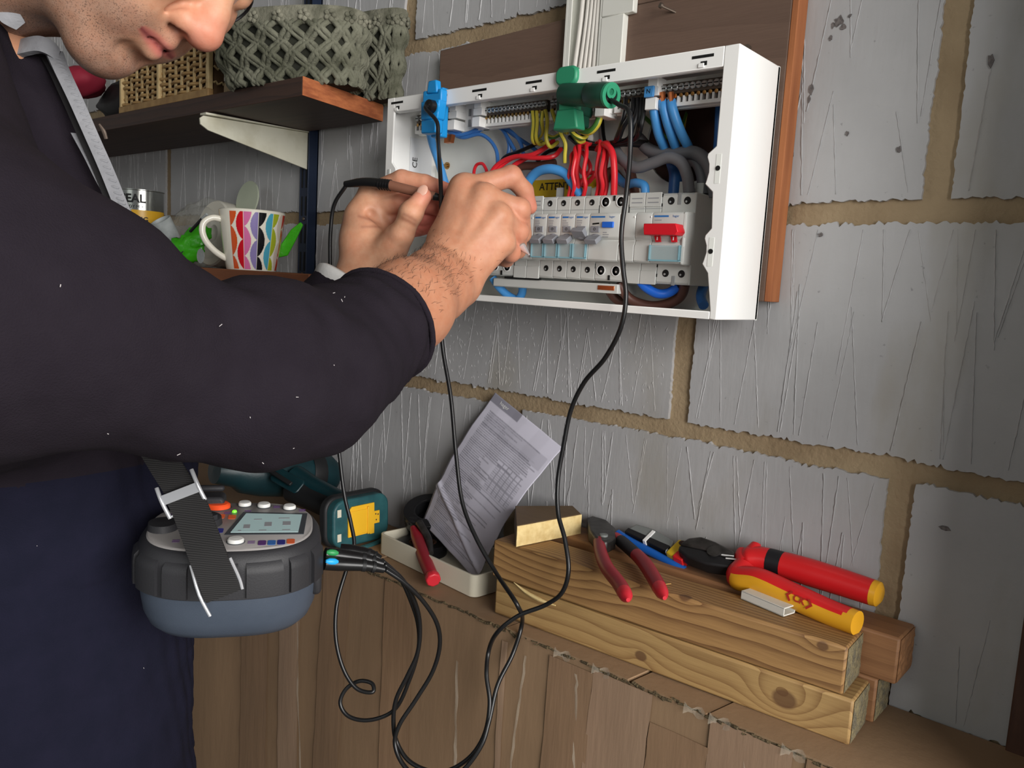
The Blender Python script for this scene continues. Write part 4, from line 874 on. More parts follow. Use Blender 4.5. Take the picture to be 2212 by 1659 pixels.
for x, y in ((22, -4), (25, 3), (21, 4)): build('plate_pin', MB().lathe([(1.1, 2.4), (1.1, 2.8)], ff.sub(x, y, 0), 8), 'nail_steel', dr)
for x, y in ((-37, 14), (-37, -18)): build('contact', MB().box((x-3, y-5, 0), (x+3, y+5, .6), ff), 'tray_cream', dr)
build('foot_lip', MB().tube([ff.at(-30, -35, 3), ff.at(0, -37, 6), ff.at(34, -34, 3)], [3, 4, 3], 8, res=4), 'foot_teal', dr)
build('handle', MB().tube([(-640, -90, -400), (-680, -92, -398), (-725, -98, -392), (-760, -104, -384)], [24, 19, 19, 23], 16, res=5), 'drill_black', dr)
build('handle_panel', MB().tube([(-648, -88, -392), (-690, -90, -388), (-735, -96, -380), (-765, -102, -374)], [18, 15, 16, 20], 14, res=5), 'drill_teal', dr)
build('motor_body', MB().lathe([(1e-7, -92), (24, -90), (32, -78), (34, -20), (34, 30), (30, 60), (22, 72), (18, 100), (1e-7, 102)], FR((-800, -104, -372), (1, 0, .3), z=(-.25, -.95, .1)), 24), 'drill_teal', dr)
build('motor_end', MB().lathe([(34.6, -60), (35.2, -58), (35.2, -40), (34.6, -38)], FR((-800, -104, -372), (1, 0, .3), z=(-.25, -.95, .1)), 24), 'drill_black', dr)
build('side_panel', MB().prism(rrect(-26, -11, 26, 11, 6), 0, 3, FR((-735, -134, -366), (1, .2, -.25), z=(.2, -.7, .7))), 'drill_teal', dr, bevel=1.5)
build('vent', MB().box((-28, -20, 0), (20, -14, 4), FR((-738, -128, -352), (1, .2, -.3), z=(.2, -.6, .8))), 'drill_black', dr, bevel=1)
# ------------------------------------------------------------------ things on the lower shelf
LS = -85.
M('ceramic_white', (226, 222, 208), .18, coat=.3); M('mug_print', (255, 255, 255), .16, attr=True, coat=.3)
mc = sight(543, 585, Y=-104); mc[2] = LS+.3
mg = thing('mug', 'white mug with colourful scalloped stripes on the lower shelf', 'mug', mc)
H, RB, RT = 84., 34.5, 46.5
view = math.atan2(CAM[1]-mc[1], CAM[0]-mc[0])
def rad(z): return RB+(RT-RB)*(z/H)**.8
na, nh = 400, 110; aa = np.linspace(0, 2*math.pi, na, endpoint=False); hh = np.linspace(0, H, nh)
Vm = A([[(mc[0]+math.cos(t)*rad(z), mc[1]+math.sin(t)*rad(z), mc[2]+z) for z in hh] for t in aa])
rel = ((aa-view+math.pi) % (2*math.pi)-math.pi)                # + is to the right as seen by the camera
W0 = lincol((226, 222, 208)); cm = np.tile(W0, (na, nh, 1)); per = .47
strip = [(-.73, 1, (206, 84, 36), .25), (-.28, -1, (196, 26, 40), 0), (-.26, 1, (206, 110, 160), .25), (.18, -1, (134, 122, 172), 0), (.20, 1, (20, 20, 24), .25), (.66, -1, (74, 158, 182), 0), (.68, 1, (160, 172, 40), .25), (1.12, -1, (206, 190, 178), 0), (1.14, 1, (190, 60, 40), .25), (1.58, -1, (196, 26, 40), 0), (1.6, 1, (206, 110, 160), .25), (2.04, -1, (134, 122, 172), 0)]
for e_, d_, c_, ph in strip:
    wv = .235*(np.abs(np.sin(math.pi*(hh/H-(.73 if ph else 1.0))/.49))**.6)
    off = (rel[:, None]-e_)*d_; mk = (off >= 0) & (off < wv[None, :]) & (hh > 1.5)[None, :] & (hh < H-3)[None, :]; cm[mk] = lincol(c_)
mb = MB().grid(Vm, closed_u=True)
build('body', mb, 'mug_print', mg, col=cm.reshape(-1, 3), smooth=180)
fr0 = FR(mc); build('inside', MB().lathe([(1e-7, .2), (RB-1, .2), (RB, 0), (RB, .1)], fr0, 40).lathe([(RT, H), (RT-1.2, H+1.2), (RT-3, H), (RB-3, 6), (1e-7, 5)], fr0, 60), 'ceramic_white', mg, smooth=60)
hv = view-1.35; hd = A([math.cos(hv), math.sin(hv), 0])
hp = [mc+hd*(rad(z)+o)+A([0, 0, z]) for z, o in ((70, -2), (71, 10), (64, 22), (52, 26), (38, 23), (25, 13), (17, 2), (15, -2))]
build('handle', MB().tube(hp, 4.6, 12, res=5, flat=np.cross(hd, (0, 0, 1))), 'ceramic_white', mg)
M('tin', (186, 188, 184), .2, .9, c2=(150, 152, 148), scale=10); M('tin_yellow', (214, 164, 40), .35); 
tc = sight(302, 500, Y=-112); tc[2] = LS+.3
tn = thing('tin_can', 'silver tin with a yellow and black label at the left of the lower shelf', 'tin', tc); tfr = FR(tc); TRd = 38.
zt = sight(302, 413, Y=-112)[2]-LS
build('can', MB().lathe([(TRd-1, 0), (TRd, 1), (TRd, zt-2), (TRd+1.2, zt-1), (TRd+1.2, zt), (TRd-1, zt), (TRd-1, zt-3), (1e-7, zt-4)], tfr, 48), 'tin', tn, smooth=30)
build('label_band', MB().lathe([(TRd+.3, 4), (TRd+.3, zt-34)], tfr, 48), 'tin_yellow', tn, smooth=30)
tv = math.atan2(CAM[1]-tc[1], CAM[0]-tc[0]); tm = MB(); q = MB()
text_mesh('SEAL', 19, ID, q, bold=.03); text_mesh('READY MIX', 7, ID.sub(0, -13, 0), q); text_mesh('CURING', 12, ID.sub(2, -34, 0), q, bold=.02); text_mesh('COMPOUND', 12, ID.sub(0, -56, 0), q, bold=.02)
V = q.V(); th = tv-.30+V[:, 0]/TRd; tm.add(np.c_[tc[0]+np.cos(th)*(TRd+.7), tc[1]+np.sin(th)*(TRd+.7), tc[2]+zt-16+V[:, 1]], q.f)
build('label_text', tm, 'print_black', tn, smooth=0)
M('film_clear', (214, 216, 208), .12, alpha=.24, spec=.8, bump=.5, bscale=60, bdist=.006); M('packet_green', (70, 186, 30), .28, c2=(48, 150, 20), scale=14, bump=.4, bscale=50, bdist=.005); M('roll_white', (206, 202, 190), .8, bump=.2, bscale=300); M('disc_pale', (190, 198, 176), .3, alpha=.8); M('packet_grey', (150, 156, 156), .5, c2=(184, 190, 190), scale=40)
rc = sight(486, 490, Y=-42); rc[2] = LS
build('paper_roll', MB().lathe([(14, -21), (52, -23), (54, -20), (54, 20), (52, 23), (14, 21), (14, -21)], FR((rc[0], rc[1], LS+54.5), (1, 0, 0), z=(-.25, -.97, .1)), 40), 'roll_white', None, 'white paper roll in the clear bag behind the mug', 'roll', smooth=30)
dc = sight(537, 433, Y=-34)
build('plastic_disc', MB().lathe([(1e-7, 0), (30, 0), (31, 1), (31, 3.5), (1e-7, 4)], FR(dc, (1, 0, 0), z=(.45, -.88, .15)), 36), 'disc_pale', None, 'pale translucent round disc standing behind the mug', 'disc', smooth=30)
def blob(c, r, amp, s, seed, n=40, fr=None, floor=None):
    mb = MB().ell((0, 0, 0), (1, 1, 1), n=n); V = mb.V(); nz = fnoise(V*60, s, seed, 3); V = V*(1+amp*nz)[:, None]*A(r)
    V = (fr or FR((0, 0, 0)))(V)+A(c)
    if floor is not None: V[:, 2] = np.maximum(V[:, 2], floor)
    mb.v = [V]; return mb
c = sight(440, 480, Y=-48); c[2] = LS+50
build('plastic_bag', blob(c, (110, 33, 62), .16, 38, 4, 56, floor=LS+.6), 'film_clear', None, 'crumpled clear plastic bag around the white roll on the lower shelf', 'bag', smooth=60)
gp = thing('green_packet', 'bright green plastic packet left of the mug handle', 'packet', sight(410, 585, Y=-125))
ca = sight(405, 540, Y=-122); cbk = sight(418, 525, Y=-118)
fr = FR((0, 0, 0), (CR[0], CR[1], 0)); mb = blob(ca, (27, 9, 22), .16, 40, 9, 36, fr=fr, floor=LS+.5); build('packet', mb, 'packet_green', gp, smooth=60)
build('packet_neck', blob(sight(425, 512, Y=-112), (24, 7, 19), .14, 36, 12, 30, fr=FR((0, 0, 0), (CR[0], CR[1], .5)), floor=LS+.5), 'packet_green', gp, smooth=60)
build('packet_label', MB().lathe([(1e-7, 0), (11, 0), (11, .8), (1e-7, 1)], FR(sight(434, 553, Y=-134), (1, 0, 0), z=(.62, -.77, 0)), 24), 'packet_grey', gp, label='grey round label')
tm = MB(); text_mesh('K', 13, FR(sight(392, 550, Y=-134), (CR[0], CR[1], .1), z=-CF), tm, bold=.02); build('packet_letter', tm, 'print_black', gp, smooth=0)
build('paper_cup', MB().lathe([(14, 0), (17, 36), (16, 36), (13, 1), (1e-7, 1)], FR(sight(372, 518, Y=-108), (1, 0, 0), z=(.55, -.3, .45)), 24), 'packet_grey', None, 'small pale grey paper cup lying left of the green packet', 'cup', smooth=40)
build('marker_stick', MB().tube([sight(411, 500, Y=-138), sight(437, 472, Y=-132)], 2.4, 8).tube([sight(437, 472, Y=-132), sight(447, 463, Y=-131)], 2.2, 8, mat=1), ['rubber_black', 'packet_grey'], None, 'thin black stick with a pale tip above the green packet', 'stick')
c = sight(628, 520, Y=-60)
build('green_wrapper', MB().prism([tuple(x) for x in ((-18, -26), (-4, -22), (8, 2), (18, 24), (14, 28), (0, 16), (-14, -6))], -2, 2, FR(c, (CR[0], CR[1], 0), z=(-CF[0], -CF[1], 0))), 'packet_green', None, 'torn strip of green wrapper sticking out right of the mug', 'wrapper', bevel=1.5)
# ------------------------------------------------------------------ things on the upper shelf
US = 149.6
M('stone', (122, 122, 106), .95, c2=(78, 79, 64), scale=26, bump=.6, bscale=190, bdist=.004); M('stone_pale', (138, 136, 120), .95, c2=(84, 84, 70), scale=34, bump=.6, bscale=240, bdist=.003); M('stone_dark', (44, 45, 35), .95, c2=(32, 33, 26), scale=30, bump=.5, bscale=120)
def planter(name, label, xr, yc, zb, L, B, Hh, seed, rot):
    """oval bowl cast to look like basketwork: flat right end, weave in relief, rim with rosettes"""
    t = thing(name, label, 'planter', (xr-L/2, yc, zb), 'basket-weave stone planters on the upper shelf')
    def P(u, s, o=0):                                           # u 0..1 round the outline, s 0..1 up
        a = u*2*math.pi; k = .78+.22*s**.7; n = 2.6
        c, sn_ = math.cos(a), math.sin(a); rr_ = (abs(c)**n+abs(sn_)**n)**(-1/n)
        x = c*rr_; y = sn_*rr_
        cx = xr-L/2*1.0; px_ = cx+(x*L/2*k+ (1-k)*L*.34); py_ = yc+y*B/2*(.66+.34*s**.6)
        nx, ny = x*B, y*L; ln = math.hypot(nx, ny) or 1
        ex, ey = px_+o*nx/ln-cx, py_+o*ny/ln-yc; cr, sr = math.cos(math.radians(rot)), math.sin(math.radians(rot))
        return A([cx+ex*cr-ey*sr, yc+ex*sr+ey*cr, zb+s*Hh])
    nu, ns = 72, 14
    out = A([[P(i/nu, s) for s in np.linspace(0, 1, ns)] for i in range(nu)])
    inn = A([[P(i/nu, s, -13) for s in np.linspace(1, .12, 8)] for i in range(nu)])
    mb = MB().grid(np.concatenate([out, inn], 1), closed_u=True); k = ns+8
    mb.add(A([P(0, 0)]), []); mb.f.append([i*k for i in range(nu)][::-1]); mb.mi.append(0); mb.f.append([i*k+k-1 for i in range(nu)]); mb.mi.append(0)
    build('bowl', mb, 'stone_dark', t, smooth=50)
    wv = MB(); r = np.random.default_rng(seed); N = 19
    for dr_ in (1, -1):
        for i in range(N):
            for off in (-.0066, .0066):
                u0 = i/N+.3/N*(dr_ < 0); pts = []
                for q_ in range(33):
                    s = q_/32*.80; u = u0+dr_*s*.16+off
                    ph = math.cos(math.pi*(.32*s*N-.3))
                    pts.append(P(u % 1, s, 2.4+ph*2.6+r.normal(0, .3)))
                wv.tube(pts, 3.7, 7, flat=(0, 0, 1))
    build('weave', wv, 'stone', t, smooth=60)
    rim = MB().grid(A([[P(i/nu, s, o) for s, o in ((.76, 1), (.78, 4), (.97, 4.5), (1.0, 2.5), (1.005, -6), (1.0, -13), (.9, -14))] for i in range(nu)]), closed_u=True)
    build('rim', rim, 'stone_pale', t, smooth=50)
    for i in range(20):
        f = MB(); c = P((i+.5)/20, .865, 5); tgt = P((i+.5)/20, .865, 8); nv_ = nrm(tgt-c); fr = FR(c, np.cross((0, 0, 1), nv_), z=nv_)
        for k_ in range(5): f.ell((4.8*math.cos(k_*1.257), 4.8*math.sin(k_*1.257), .6), (3.4, 3.4, 2.4), fr, 8)
        build('rosette', f, 'stone_pale', t)
    return t
planter('stone_planter', 'mossy stone planter cast like basketwork, front one of two at the shelf end', -640, -140, US, 225, 84, 88, 2, 21)
planter('stone_planter', 'second basket-weave stone planter, behind the front one and further right', -652, -37, US, 235, 38, 112, 3, 2)
M('cane', (176, 142, 92), .6, c2=(150, 116, 72), scale=60); M('cane_pale', (216, 190, 140), .55, c2=(190, 160, 110), scale=50); M('cane_dark', (96, 70, 46), .7)
bx = thing('wicker_basket', 'shallow woven cane basket standing on edge on the upper shelf behind the chin', 'basket', (-1030, -158, US))
x0, x1, yb, yf, zt = -1165, -895, -146, -165, US+112
for x in (x0, -1040, x1): build('frame_post', MB().box((x-3.5, yf-5, US), (x+3.5, yf+2, zt)), 'cane_pale', bx, bevel=1)
build('frame_rail', MB().box((x0-4, yf-6, US), (x1+4, yf+3, US+11)).box((x0-4, yf-6, zt-8), (x1+4, yf+3, zt)), 'cane', bx, bevel=1.5)
build('back_panel', MB().box((x0, yb-3, US), (x1, yb, zt)).box((x0-2, yf, US), (x0+2, yb, zt)).box((x1-2, yf+4, US), (x1+2, yb, zt)).box((x0, yf, US), (x1, yb, US+3)), 'cane_dark', bx)
build('lining', MB().box((x0+3, yf+5, US+8), (x1-3, yf+6.5, zt-6)), 'cane_dark', bx)
for i in range(15):                                              # upright stakes
    xx = x0+10+i*(x1-x0-20)/14; build('stake', MB().box((xx-2.6, yf-.5, US+9), (xx+2.6, yf+1.5, zt-6)), 'cane_pale', bx)
for j in range(11):                                              # horizontal weavers, over and under
    z = US+14+j*8.4; pts = [(x0+4+k*(x1-x0-8)/56, yf+.5-2.6*math.cos((k/2+j)*math.pi/2), z) for k in range(57)]
    build('weaver', MB().tube(pts, 2.5, 6, flat=(0, 0, 1)), 'cane', bx)
for j in range(5): build('side_weaver', MB().tube([(x1+3, yf+3+k*3, US+20+j*20+2*math.sin(k*2+j)) for k in range(6)], 1.6, 6), 'cane_pale', bx)
M('cloth_red', (150, 34, 56), .7, bump=.2, bscale=80); M('bag_black', (20, 19, 20), .6)
build('red_pouch', blob(sight(172, 178, Y=-150), (52, 40, 26), .08, 50, 3, 26, floor=US+8), 'cloth_red', None, 'dark red cloth pouch left of the wicker basket', 'pouch', smooth=60)
build('black_bag', blob((-1290, -88, US+44), (118, 40, 46), .1, 40, 8, 24, floor=US+.2), 'bag_black', None, 'black bag behind the red pouch at the left of the upper shelf', 'bag', smooth=60)
pb = thing('brush', 'dark handled brush with a cream end behind the planter rim', 'brush', sight(520, 20, Z=244))
build('handle', MB().tube([sight(468, 17, Z=248), sight(508, 21, Z=248)], 4.5, 10), 'drill_black', pb); build('bristles', MB().tube([sight(507, 21, Z=248), sight(546, 25, Z=248)], [6, 4.5], 8), 'cane_pale', pb, label='cream end')
# ------------------------------------------------------------------ the multifunction tester slung from the man's neck
M('tester_blue', (74, 83, 96), .45, c2=(66, 75, 88), scale=12, bump=.12, bscale=900); M('tester_black', (44, 44, 47), .55, bump=.15, bscale=700); M('panel_grey', (158, 154, 152), .45); M('lcd', (176, 200, 200), .25, emis=((170, 205, 205), .12)); M('lcd_frame', (70, 74, 78), .3)
M('button_white', (222, 222, 218), .35); M('button_orange', (236, 84, 40), .35); M('webbing', (34, 33, 34), .8, c2=(54, 53, 53), scale=1, bump=0); M('buckle_metal', (222, 224, 228), .25, .6); M('led_green', (120, 240, 60), .3, emis=((110, 240, 50), 1.2)); M('ink_purple', (96, 60, 120), .5); M('ink_blue', (50, 52, 130), .5); M('ink_sky', (60, 110, 180), .5); M('ink_orange', (224, 104, 60), .5)
def webbing_mat():
    t = NT('webbing'); w = t.n('ShaderNodeTexWave', wave_type='BANDS', bands_direction='Z'); w.inputs['Scale'].default_value = 190; w.inputs['Distortion'].default_value = 1; w.inputs['Detail'].default_value = 1
    t.t.links.new(t.coord(), w.inputs['Vector']); c = t.mix(w.outputs['Fac'], lin((20, 19, 20)), lin((46, 45, 45))); t.put(t.b.inputs['Base Color'], c); t.b.inputs['Roughness'].default_value = .75
    t.put(t.b.inputs['Normal'], t.bump(w.outputs['Fac'], .5, .0006)); MATS['webbing'] = t.m
webbing_mat()
CRh = nrm((CR[0], CR[1], 0)); CFh = nrm((CF[0], CF[1], 0)); a_ = math.radians(14)
TU = CRh*math.cos(a_)+CFh*math.sin(a_); TVh = CFh*math.cos(a_)-CRh*math.sin(a_); tl = math.radians(5)
TVv = TVh*math.cos(tl)+A([0, 0, 1])*math.sin(tl); TO = sight(502, 1206, d=744)
TF = FR(TO, TU, TVv)                                             # x along, y away from the camera, z up out of the face
ts = thing('multifunction_tester', 'grey and black electrical tester with a lit screen, hung on a black strap', 'tester', TF.at(0, 0, -46))
LA, LB = 77., 62.
def so(t, k=1.0, n=2.7, o=0):
    c, s_ = math.cos(t), math.sin(t); r_ = (abs(c)**n+abs(s_)**n)**(-1/n); x, y = c*r_*LA*k, s_*r_*LB*k
    nn_ = nrm((x/LA**2, y/LB**2)); return (x+o*nn_[0], y+o*nn_[1])
def shell(levels, n=72, cap0=True, cap1=True):
    mb = MB(); V = A([[(*so(2*math.pi*i/n, 1, 2.7, o), z) for z, o in levels] for i in range(n)]); k = len(levels)
    mb.grid(TF(V), closed_u=True)
    if cap0: mb.f.append([i*k for i in range(n)][::-1]); mb.mi.append(0)
    if cap1: mb.f.append([i*k+k-1 for i in range(n)]); mb.mi.append(0)
    return mb
build('lower_case', shell([(-58, -38), (-57, -26), (-53, -15), (-45, -7), (-34, -2.5), (-20, -.5), (-8, 0)]), 'tester_blue', ts, smooth=60)
build('rubber_bumper', shell([(-10, 1), (-9, 2.5), (16, 2), (24, .5), (29, -3), (31.5, -6), (31.5, -9)]), 'tester_black', ts, smooth=50)
for a0, a1 in ((3.30, 3.60), (3.70, 4.02), (4.10, 4.34), (4.60, 4.84), (4.92, 5.28), (5.36, 5.58), (5.68, 5.96)):
    tt = np.linspace(a0, a1, 10); V = A([[(*so(t, 1, 2.7, o), z) for z, o in ((-8, 2), (-6.5, 6), (14, 5.6), (20, 4.6), (24, 0))] for t in tt])
    mb = MB().grid(TF(V)); k = 5
    mb.f.append(list(range(k))); mb.mi.append(0); mb.f.append([9*k+i for i in range(k)][::-1]); mb.mi.append(0); build('grip_pad', mb, 'tester_black', ts, smooth=40)
build('face_panel', shell([(29.5, -6), (32, -6.3), (33, -7.5)]), 'panel_grey', ts, smooth=40)
P3 = TF.sub(0, 0, 33.1)
scr = [(0, -20), (58, -22), (61, 20), (10, 25)]
build('screen_frame', MB().prism([(-5, -24), (63, -26), (66, 24), (7, 30)], -.2, .5, P3), 'lcd_frame', ts, bevel=.4)
sc_ = build('screen', MB().prism(scr, .4, .9, P3), 'lcd', ts, label='lit pale green display')
tm = MB(); 
for x, y, w_, h_ in ((10, -12, 8, 9), (28, -8, 9, 10), (44, -6, 10, 9), (6, -18, 4, 2), (24, -18, 9, 2), (44, -18, 10, 2), (18, 8, 10, 2), (40, 10, 14, 2)): tm.box((x, y, .95), (x+w_*.7, y+h_, 1.05), P3)
build('screen_digits', tm, 'print_grey', sc_, smooth=0)
def btn(x, y, rx, ry, mat, name='button', h=3.6, lab=None):
    b_ = build(name, MB().lathe([(1, 0), (1, h*.7), (.85, h), (1e-7, h*1.08)], P3.sub(x, y, 0), 24, sx=rx, sy=ry), mat, ts, label=lab); 
    build('button_ring', MB().lathe([(1.12, 0), (1.12, .5), (1, .6)], P3.sub(x, y, 0), 24, sx=rx, sy=ry), 'lcd_frame', b_)
btn(-17, 42, 11.5, 8.5, 'button_orange', h=5, lab='orange test button'); btn(7, 48, 6, 5.5, 'button_white'); btn(25, 44, 6, 5.5, 'button_white'); btn(49, 38, 6, 5.5, 'button_white'); btn(6, -40, 7, 6, 'button_white')
build('range_knob', MB().lathe([(15, 0), (14, 6), (12, 7), (1e-7, 7)], P3.sub(-24, 4, 0), 24).box((-3, -13, 6), (3, 13, 11), FR(P3.at(-24, 4, 0), P3.x*.7+P3.y*.7, -P3.x*.7+P3.y*.7)), 'tester_black', ts)
build('range_knob', MB().lathe([(13, 0), (12, 6), (1e-7, 6.5)], P3.sub(-58, -6, 0), 24), 'tester_black', ts)
build('status_light', MB().lathe([(2.2, 0), (1.8, 1.4), (1e-7, 1.6)], P3.sub(-1, 31, 0), 12), 'led_green', ts, label='lit green lamp')
for x, y, m_ in ((-2, 18, 'ink_orange'), (-12, 20, 'ink_orange'), (-10, -14, 'ink_blue'), (28, -43, 'ink_purple'), (36, -43, 'ink_sky'), (44, -42.5, 'ink_blue'), (52, -41, 'ink_orange')): build('panel_mark', MB().prism(rrect(x-3.4, y-5, x+3.4, y+5, 1.5, 2), 0, .25, P3), m_, ts)
tm = MB()
for x, y in ((16, -40), (34, 44), (-10, 30), (8, 33), (-14, -30), (-46, 22), (-46, -34), (58, 34)):
    for j in range(2): tm.box((x, y-j*3.4, 0), (x+6, y-j*3.4+1.3, .2), P3)
text_mesh('MFT', 7, P3.sub(-54, 26, 0), tm); build('panel_print', tm, 'ink_purple', ts, smooth=0)
build('socket_block', MB().box((70, -30, -26), (80, 30, 4), TF), 'tester_black', ts, bevel=5, seg=3)
for y_, dz in ((-58, 0),): pass
# near strap with its buckle, far strap lug
sp_ = [sight(484, 1288, d=652), sight(468, 1250, d=652), sight(448, 1198, d=655), sight(430, 1150, d=662), sight(412, 1102, d=670), sight(396, 1068, d=674)]
st = build('strap', MB().ribbon(sp_, CR*.93+CU*.36, 30, 2.4, res=6), 'webbing', ts, smooth=30, label='black woven strap over the front edge')
build('upper_strap', MB().ribbon([sight(398, 1074, d=676), sight(384, 1048, d=677), sight(360, 1010, d=680), sight(325, 950, d=686), sight(250, 800, d=690)], CR*.95+CU*.3, 27, 2, res=6), 'webbing', ts, smooth=30)
bf = FR(sight(393, 1066, d=672), CR*.93+CU*.36, CU*.93-CR*.36)
build('buckle', MB().tube([bf.at(-16.5, -16, 0), bf.at(-17.5, 0, 1.5), bf.at(-18, 12, 0)], 1.8, 10, res=4).tube([bf.at(16, -12, 0), bf.at(15.5, 0, 1.5), bf.at(14.5, 16, 0)], 1.8, 10, res=4).box((-16, -4, .6), (15, 4.5, 2.6), bf).tube([bf.at(-16.5, -15, -1), bf.at(16, -12, -1)], 1.3, 8), 'buckle_metal', ts, bevel=.3, label='bright metal strap buckle')
lf_ = FR(sight(478, 1282, d=653), CR*.93+CU*.36, CU*.93-CR*.36)
build('strap_ring', MB().tube([lf_.at(16, 24, -2), lf_.at(17.5, 5, -1), lf_.at(17, -3, 0)], 1.4, 8, res=3).tube([lf_.at(-16, 30, -3), lf_.at(-17.5, 5, -1), lf_.at(-15, -14, 0)], 1.4, 8, res=3), 'buckle_metal', ts)
lg = FR(TF.at(-28, LB+1, 30), TU, TVv)
build('strap_lug', MB().prism(rrect(-17, -4, 17, 12, 5), 0, 24, FR(lg.o, TU, A([0, 0, 1]))).box((-16, 12, -3), (15, 18, 4), FR(lg.o, TU, A([0, 0, 1]))), 'tester_black', ts, bevel=2.5)
# ------------------------------------------------------------------ three test leads: plug, cable, clip or probe
M('lead_black', (22, 22, 23), .32); M('band_green', (50, 150, 84), .4); M('band_blue', (40, 170, 240), .4); M('clip_blue', (24, 138, 206), .4); M('clip_green', (44, 136, 100), .42); M('clip_dark', (24, 66, 52), .45); M('probe_brown', (126, 84, 66), .5)
def lead(label, plug, band, cable, r=2.25, end=()):
    p0 = sight(*plug[0][:2], d=plug[0][2]); t = thing('test_lead', label, 'test lead', p0)
    P = [sight(x, y, d=d) for x, y, d in plug]
    pl_ = build('plug', MB().tube(P, [6.2, 6.4, 5.8, 5, 3.6], 16, res=6), 'lead_black', t)
    for q in (.25, .62, .8): 
        S = spline(P, 6); j = int(q*(len(S)-1)); build('plug_rib', MB().tube([S[j], S[j+1]], 6.7-q*1.5, 14), 'drill_black', pl_)
    if band:
        S = spline(P, 6); up_ = -CF*5.6+CU*3.4; k = len(S)
        build('colour_band', MB().tube([S[j]+up_ for j in range(int(k*.08), max(5, int(k*.36)))], [1.5, 3.0, 3.2, 3.0, 1.5], 10), band, pl_, label=('green' if 'green' in band else 'blue')+' colour band')
    build('cable', MB().tube([sight(c[0], c[1], **({'d': c[2]} if c[2] > 0 else {'Y': c[2]})) for c in cable]+list(end), r, 10, res=9), 'lead_black', t, smooth=180)
    return t
cf = FR(sight(937, 235, Y=-112), (1, 0, 0), z=(0, -1, 0))
tb_ = lead('black test lead with the blue crocodile clip, its vertical run left of the right hand', [(700, 1217, 748), (740, 1219, 757), (790, 1222, 764), (830, 1230, 770)], 'band_blue',
    [(832, 1230, 770), (870, 1256, 778), (915, 1300, 792), (945, 1350, 806), (950, 1395, 815), (935, 1450, 820), (898, 1512, 820), (862, 1568, 818), (853, 1605, 818), (870, 1650, 812), (920, 1690, 800), (990, 1672, 792), (1040, 1610, 794), (1056, 1560, 800), (1075, 1480, 812), (1108, 1412, 822), (1127, 1350, 832), (1118, 1308, -172), (1072, 1238, -160), (1030, 1165, -160), (1000, 1090, -158), (985, 980, -152), (974, 860, -146), (955, 740, -144), (950, 620, -142), (953, 545, 812), (953, 470, 811), (952, 400, 814), (949, 345, 838), (946, 300, -133), (944, 264, -130)], end=[cf.at(7, -3, 19), cf.at(6, 0, 12)])
cl = build('crocodile_clip', MB().prism([(-8, 16), (9, 16), (7, 30), (-6, 30)], -3, 5, cf).prism([(-15, 6), (15, 6), (15, 20), (9, 20), (9, 16), (-8, 16), (-9, 20), (-15, 20)], -6, 4, cf).prism([(-14, -13), (13, -13), (15, 8), (-15, 8)], -6, 6.5, cf).prism([(-11, -28), (12, -28), (13, -13), (-12, -13)], -4, 8, cf).prism([(-9, -30), (8, -30), (8, 24), (-9, 24)], -16, -5, cf), 'clip_blue', tb_, bevel=1.6, label='bright blue crocodile clip')
build('clip_boot', MB().lathe([(7.5, 0), (7, 9), (4.5, 11), (1e-7, 11.3)], cf.sub(6, 0, 5), 20), 'lead_black', cl); build('clip_collar', MB().lathe([(8.6, 0), (8.6, 2), (7, 2.2)], cf.sub(6, -1.5, 5.5), 20), 'clip_blue', cl)
build('jaw_metal', MB().prism([(-6, -33), (4, -33), (6, -24), (-6, -24)], -30, -24, cf), 'copper', cl)
gf = FR(sight(1254, 222, Y=-84), (1, 0, 0), z=(0, -1, 0))
ca_ = gf.at(-4, 4, 22); cb_ = sight(1318, 206, Y=-118); bf2 = FR(ca_, np.cross(cb_-ca_, (0, 0, 1)), z=cb_-ca_); Lc = np.linalg.norm(cb_-ca_)
tg = lead('black test lead with the green crocodile clip, falling in front of the main switch side', [(702, 1197, 760), (740, 1201, 767), (790, 1208, 772), (828, 1218, 776)], 'band_green',
    [(830, 1219, 776), (866, 1248, 786), (896, 1300, 800), (907, 1350, 812), (902, 1410, 818), (880, 1460, 820), (856, 1510, 822), (850, 1555, 824), (856, 1600, 824), (885, 1645, 816), (950, 1668, 806), (1010, 1640, 800), (1045, 1590, 800), (1058, 1520, 804), (1051, 1455, 814), (1056, 1405, 824), (1078, 1362, -176), (1120, 1330, -166), (1180, 1306, -152), (1214, 1280, -150), (1228, 1235, -148), (1220, 1165, -142), (1206, 1110, -138), (1205, 1040, -132), (1218, 960, -128), (1234, 884, -126), (1262, 826, -128), (1308, 772, -132), (1342, 705, -134), (1352, 640, -134), (1346, 580, -134), (1342, 510, -132), (1352, 425, -128), (1361, 330, -122), (1358, 240, -122)], end=[bf2.at(-1, 8, Lc+13), bf2.at(0, 5, Lc+5), bf2.at(0, 3, Lc-4)])
gc = build('crocodile_clip', MB().prism(rrect(-14, 12, 12, 30, 7), 16, 26, gf).prism([(-11, -12), (10, -12), (9, 14), (-10, 14)], 10, 22, gf).prism([(-16, -30), (15, -30), (11, -10), (-12, -10)], 8, 23, gf), 'clip_green', tg, bevel=2, label='green crocodile clip')
build('clip_body', MB().prism(rrect(-22, -14, 8, 20, 4), -12, 12, gf).box((-20, -24, -10), (6, -10, 8), gf), 'clip_dark', gc, bevel=2)
build('clip_sleeve', MB().lathe([(10.5, 0), (11, Lc*.55), (10.2, Lc*.57), (11.8, Lc*.6), (11.8, Lc-3), (10.5, Lc)], bf2, 24), 'clip_dark', gc)
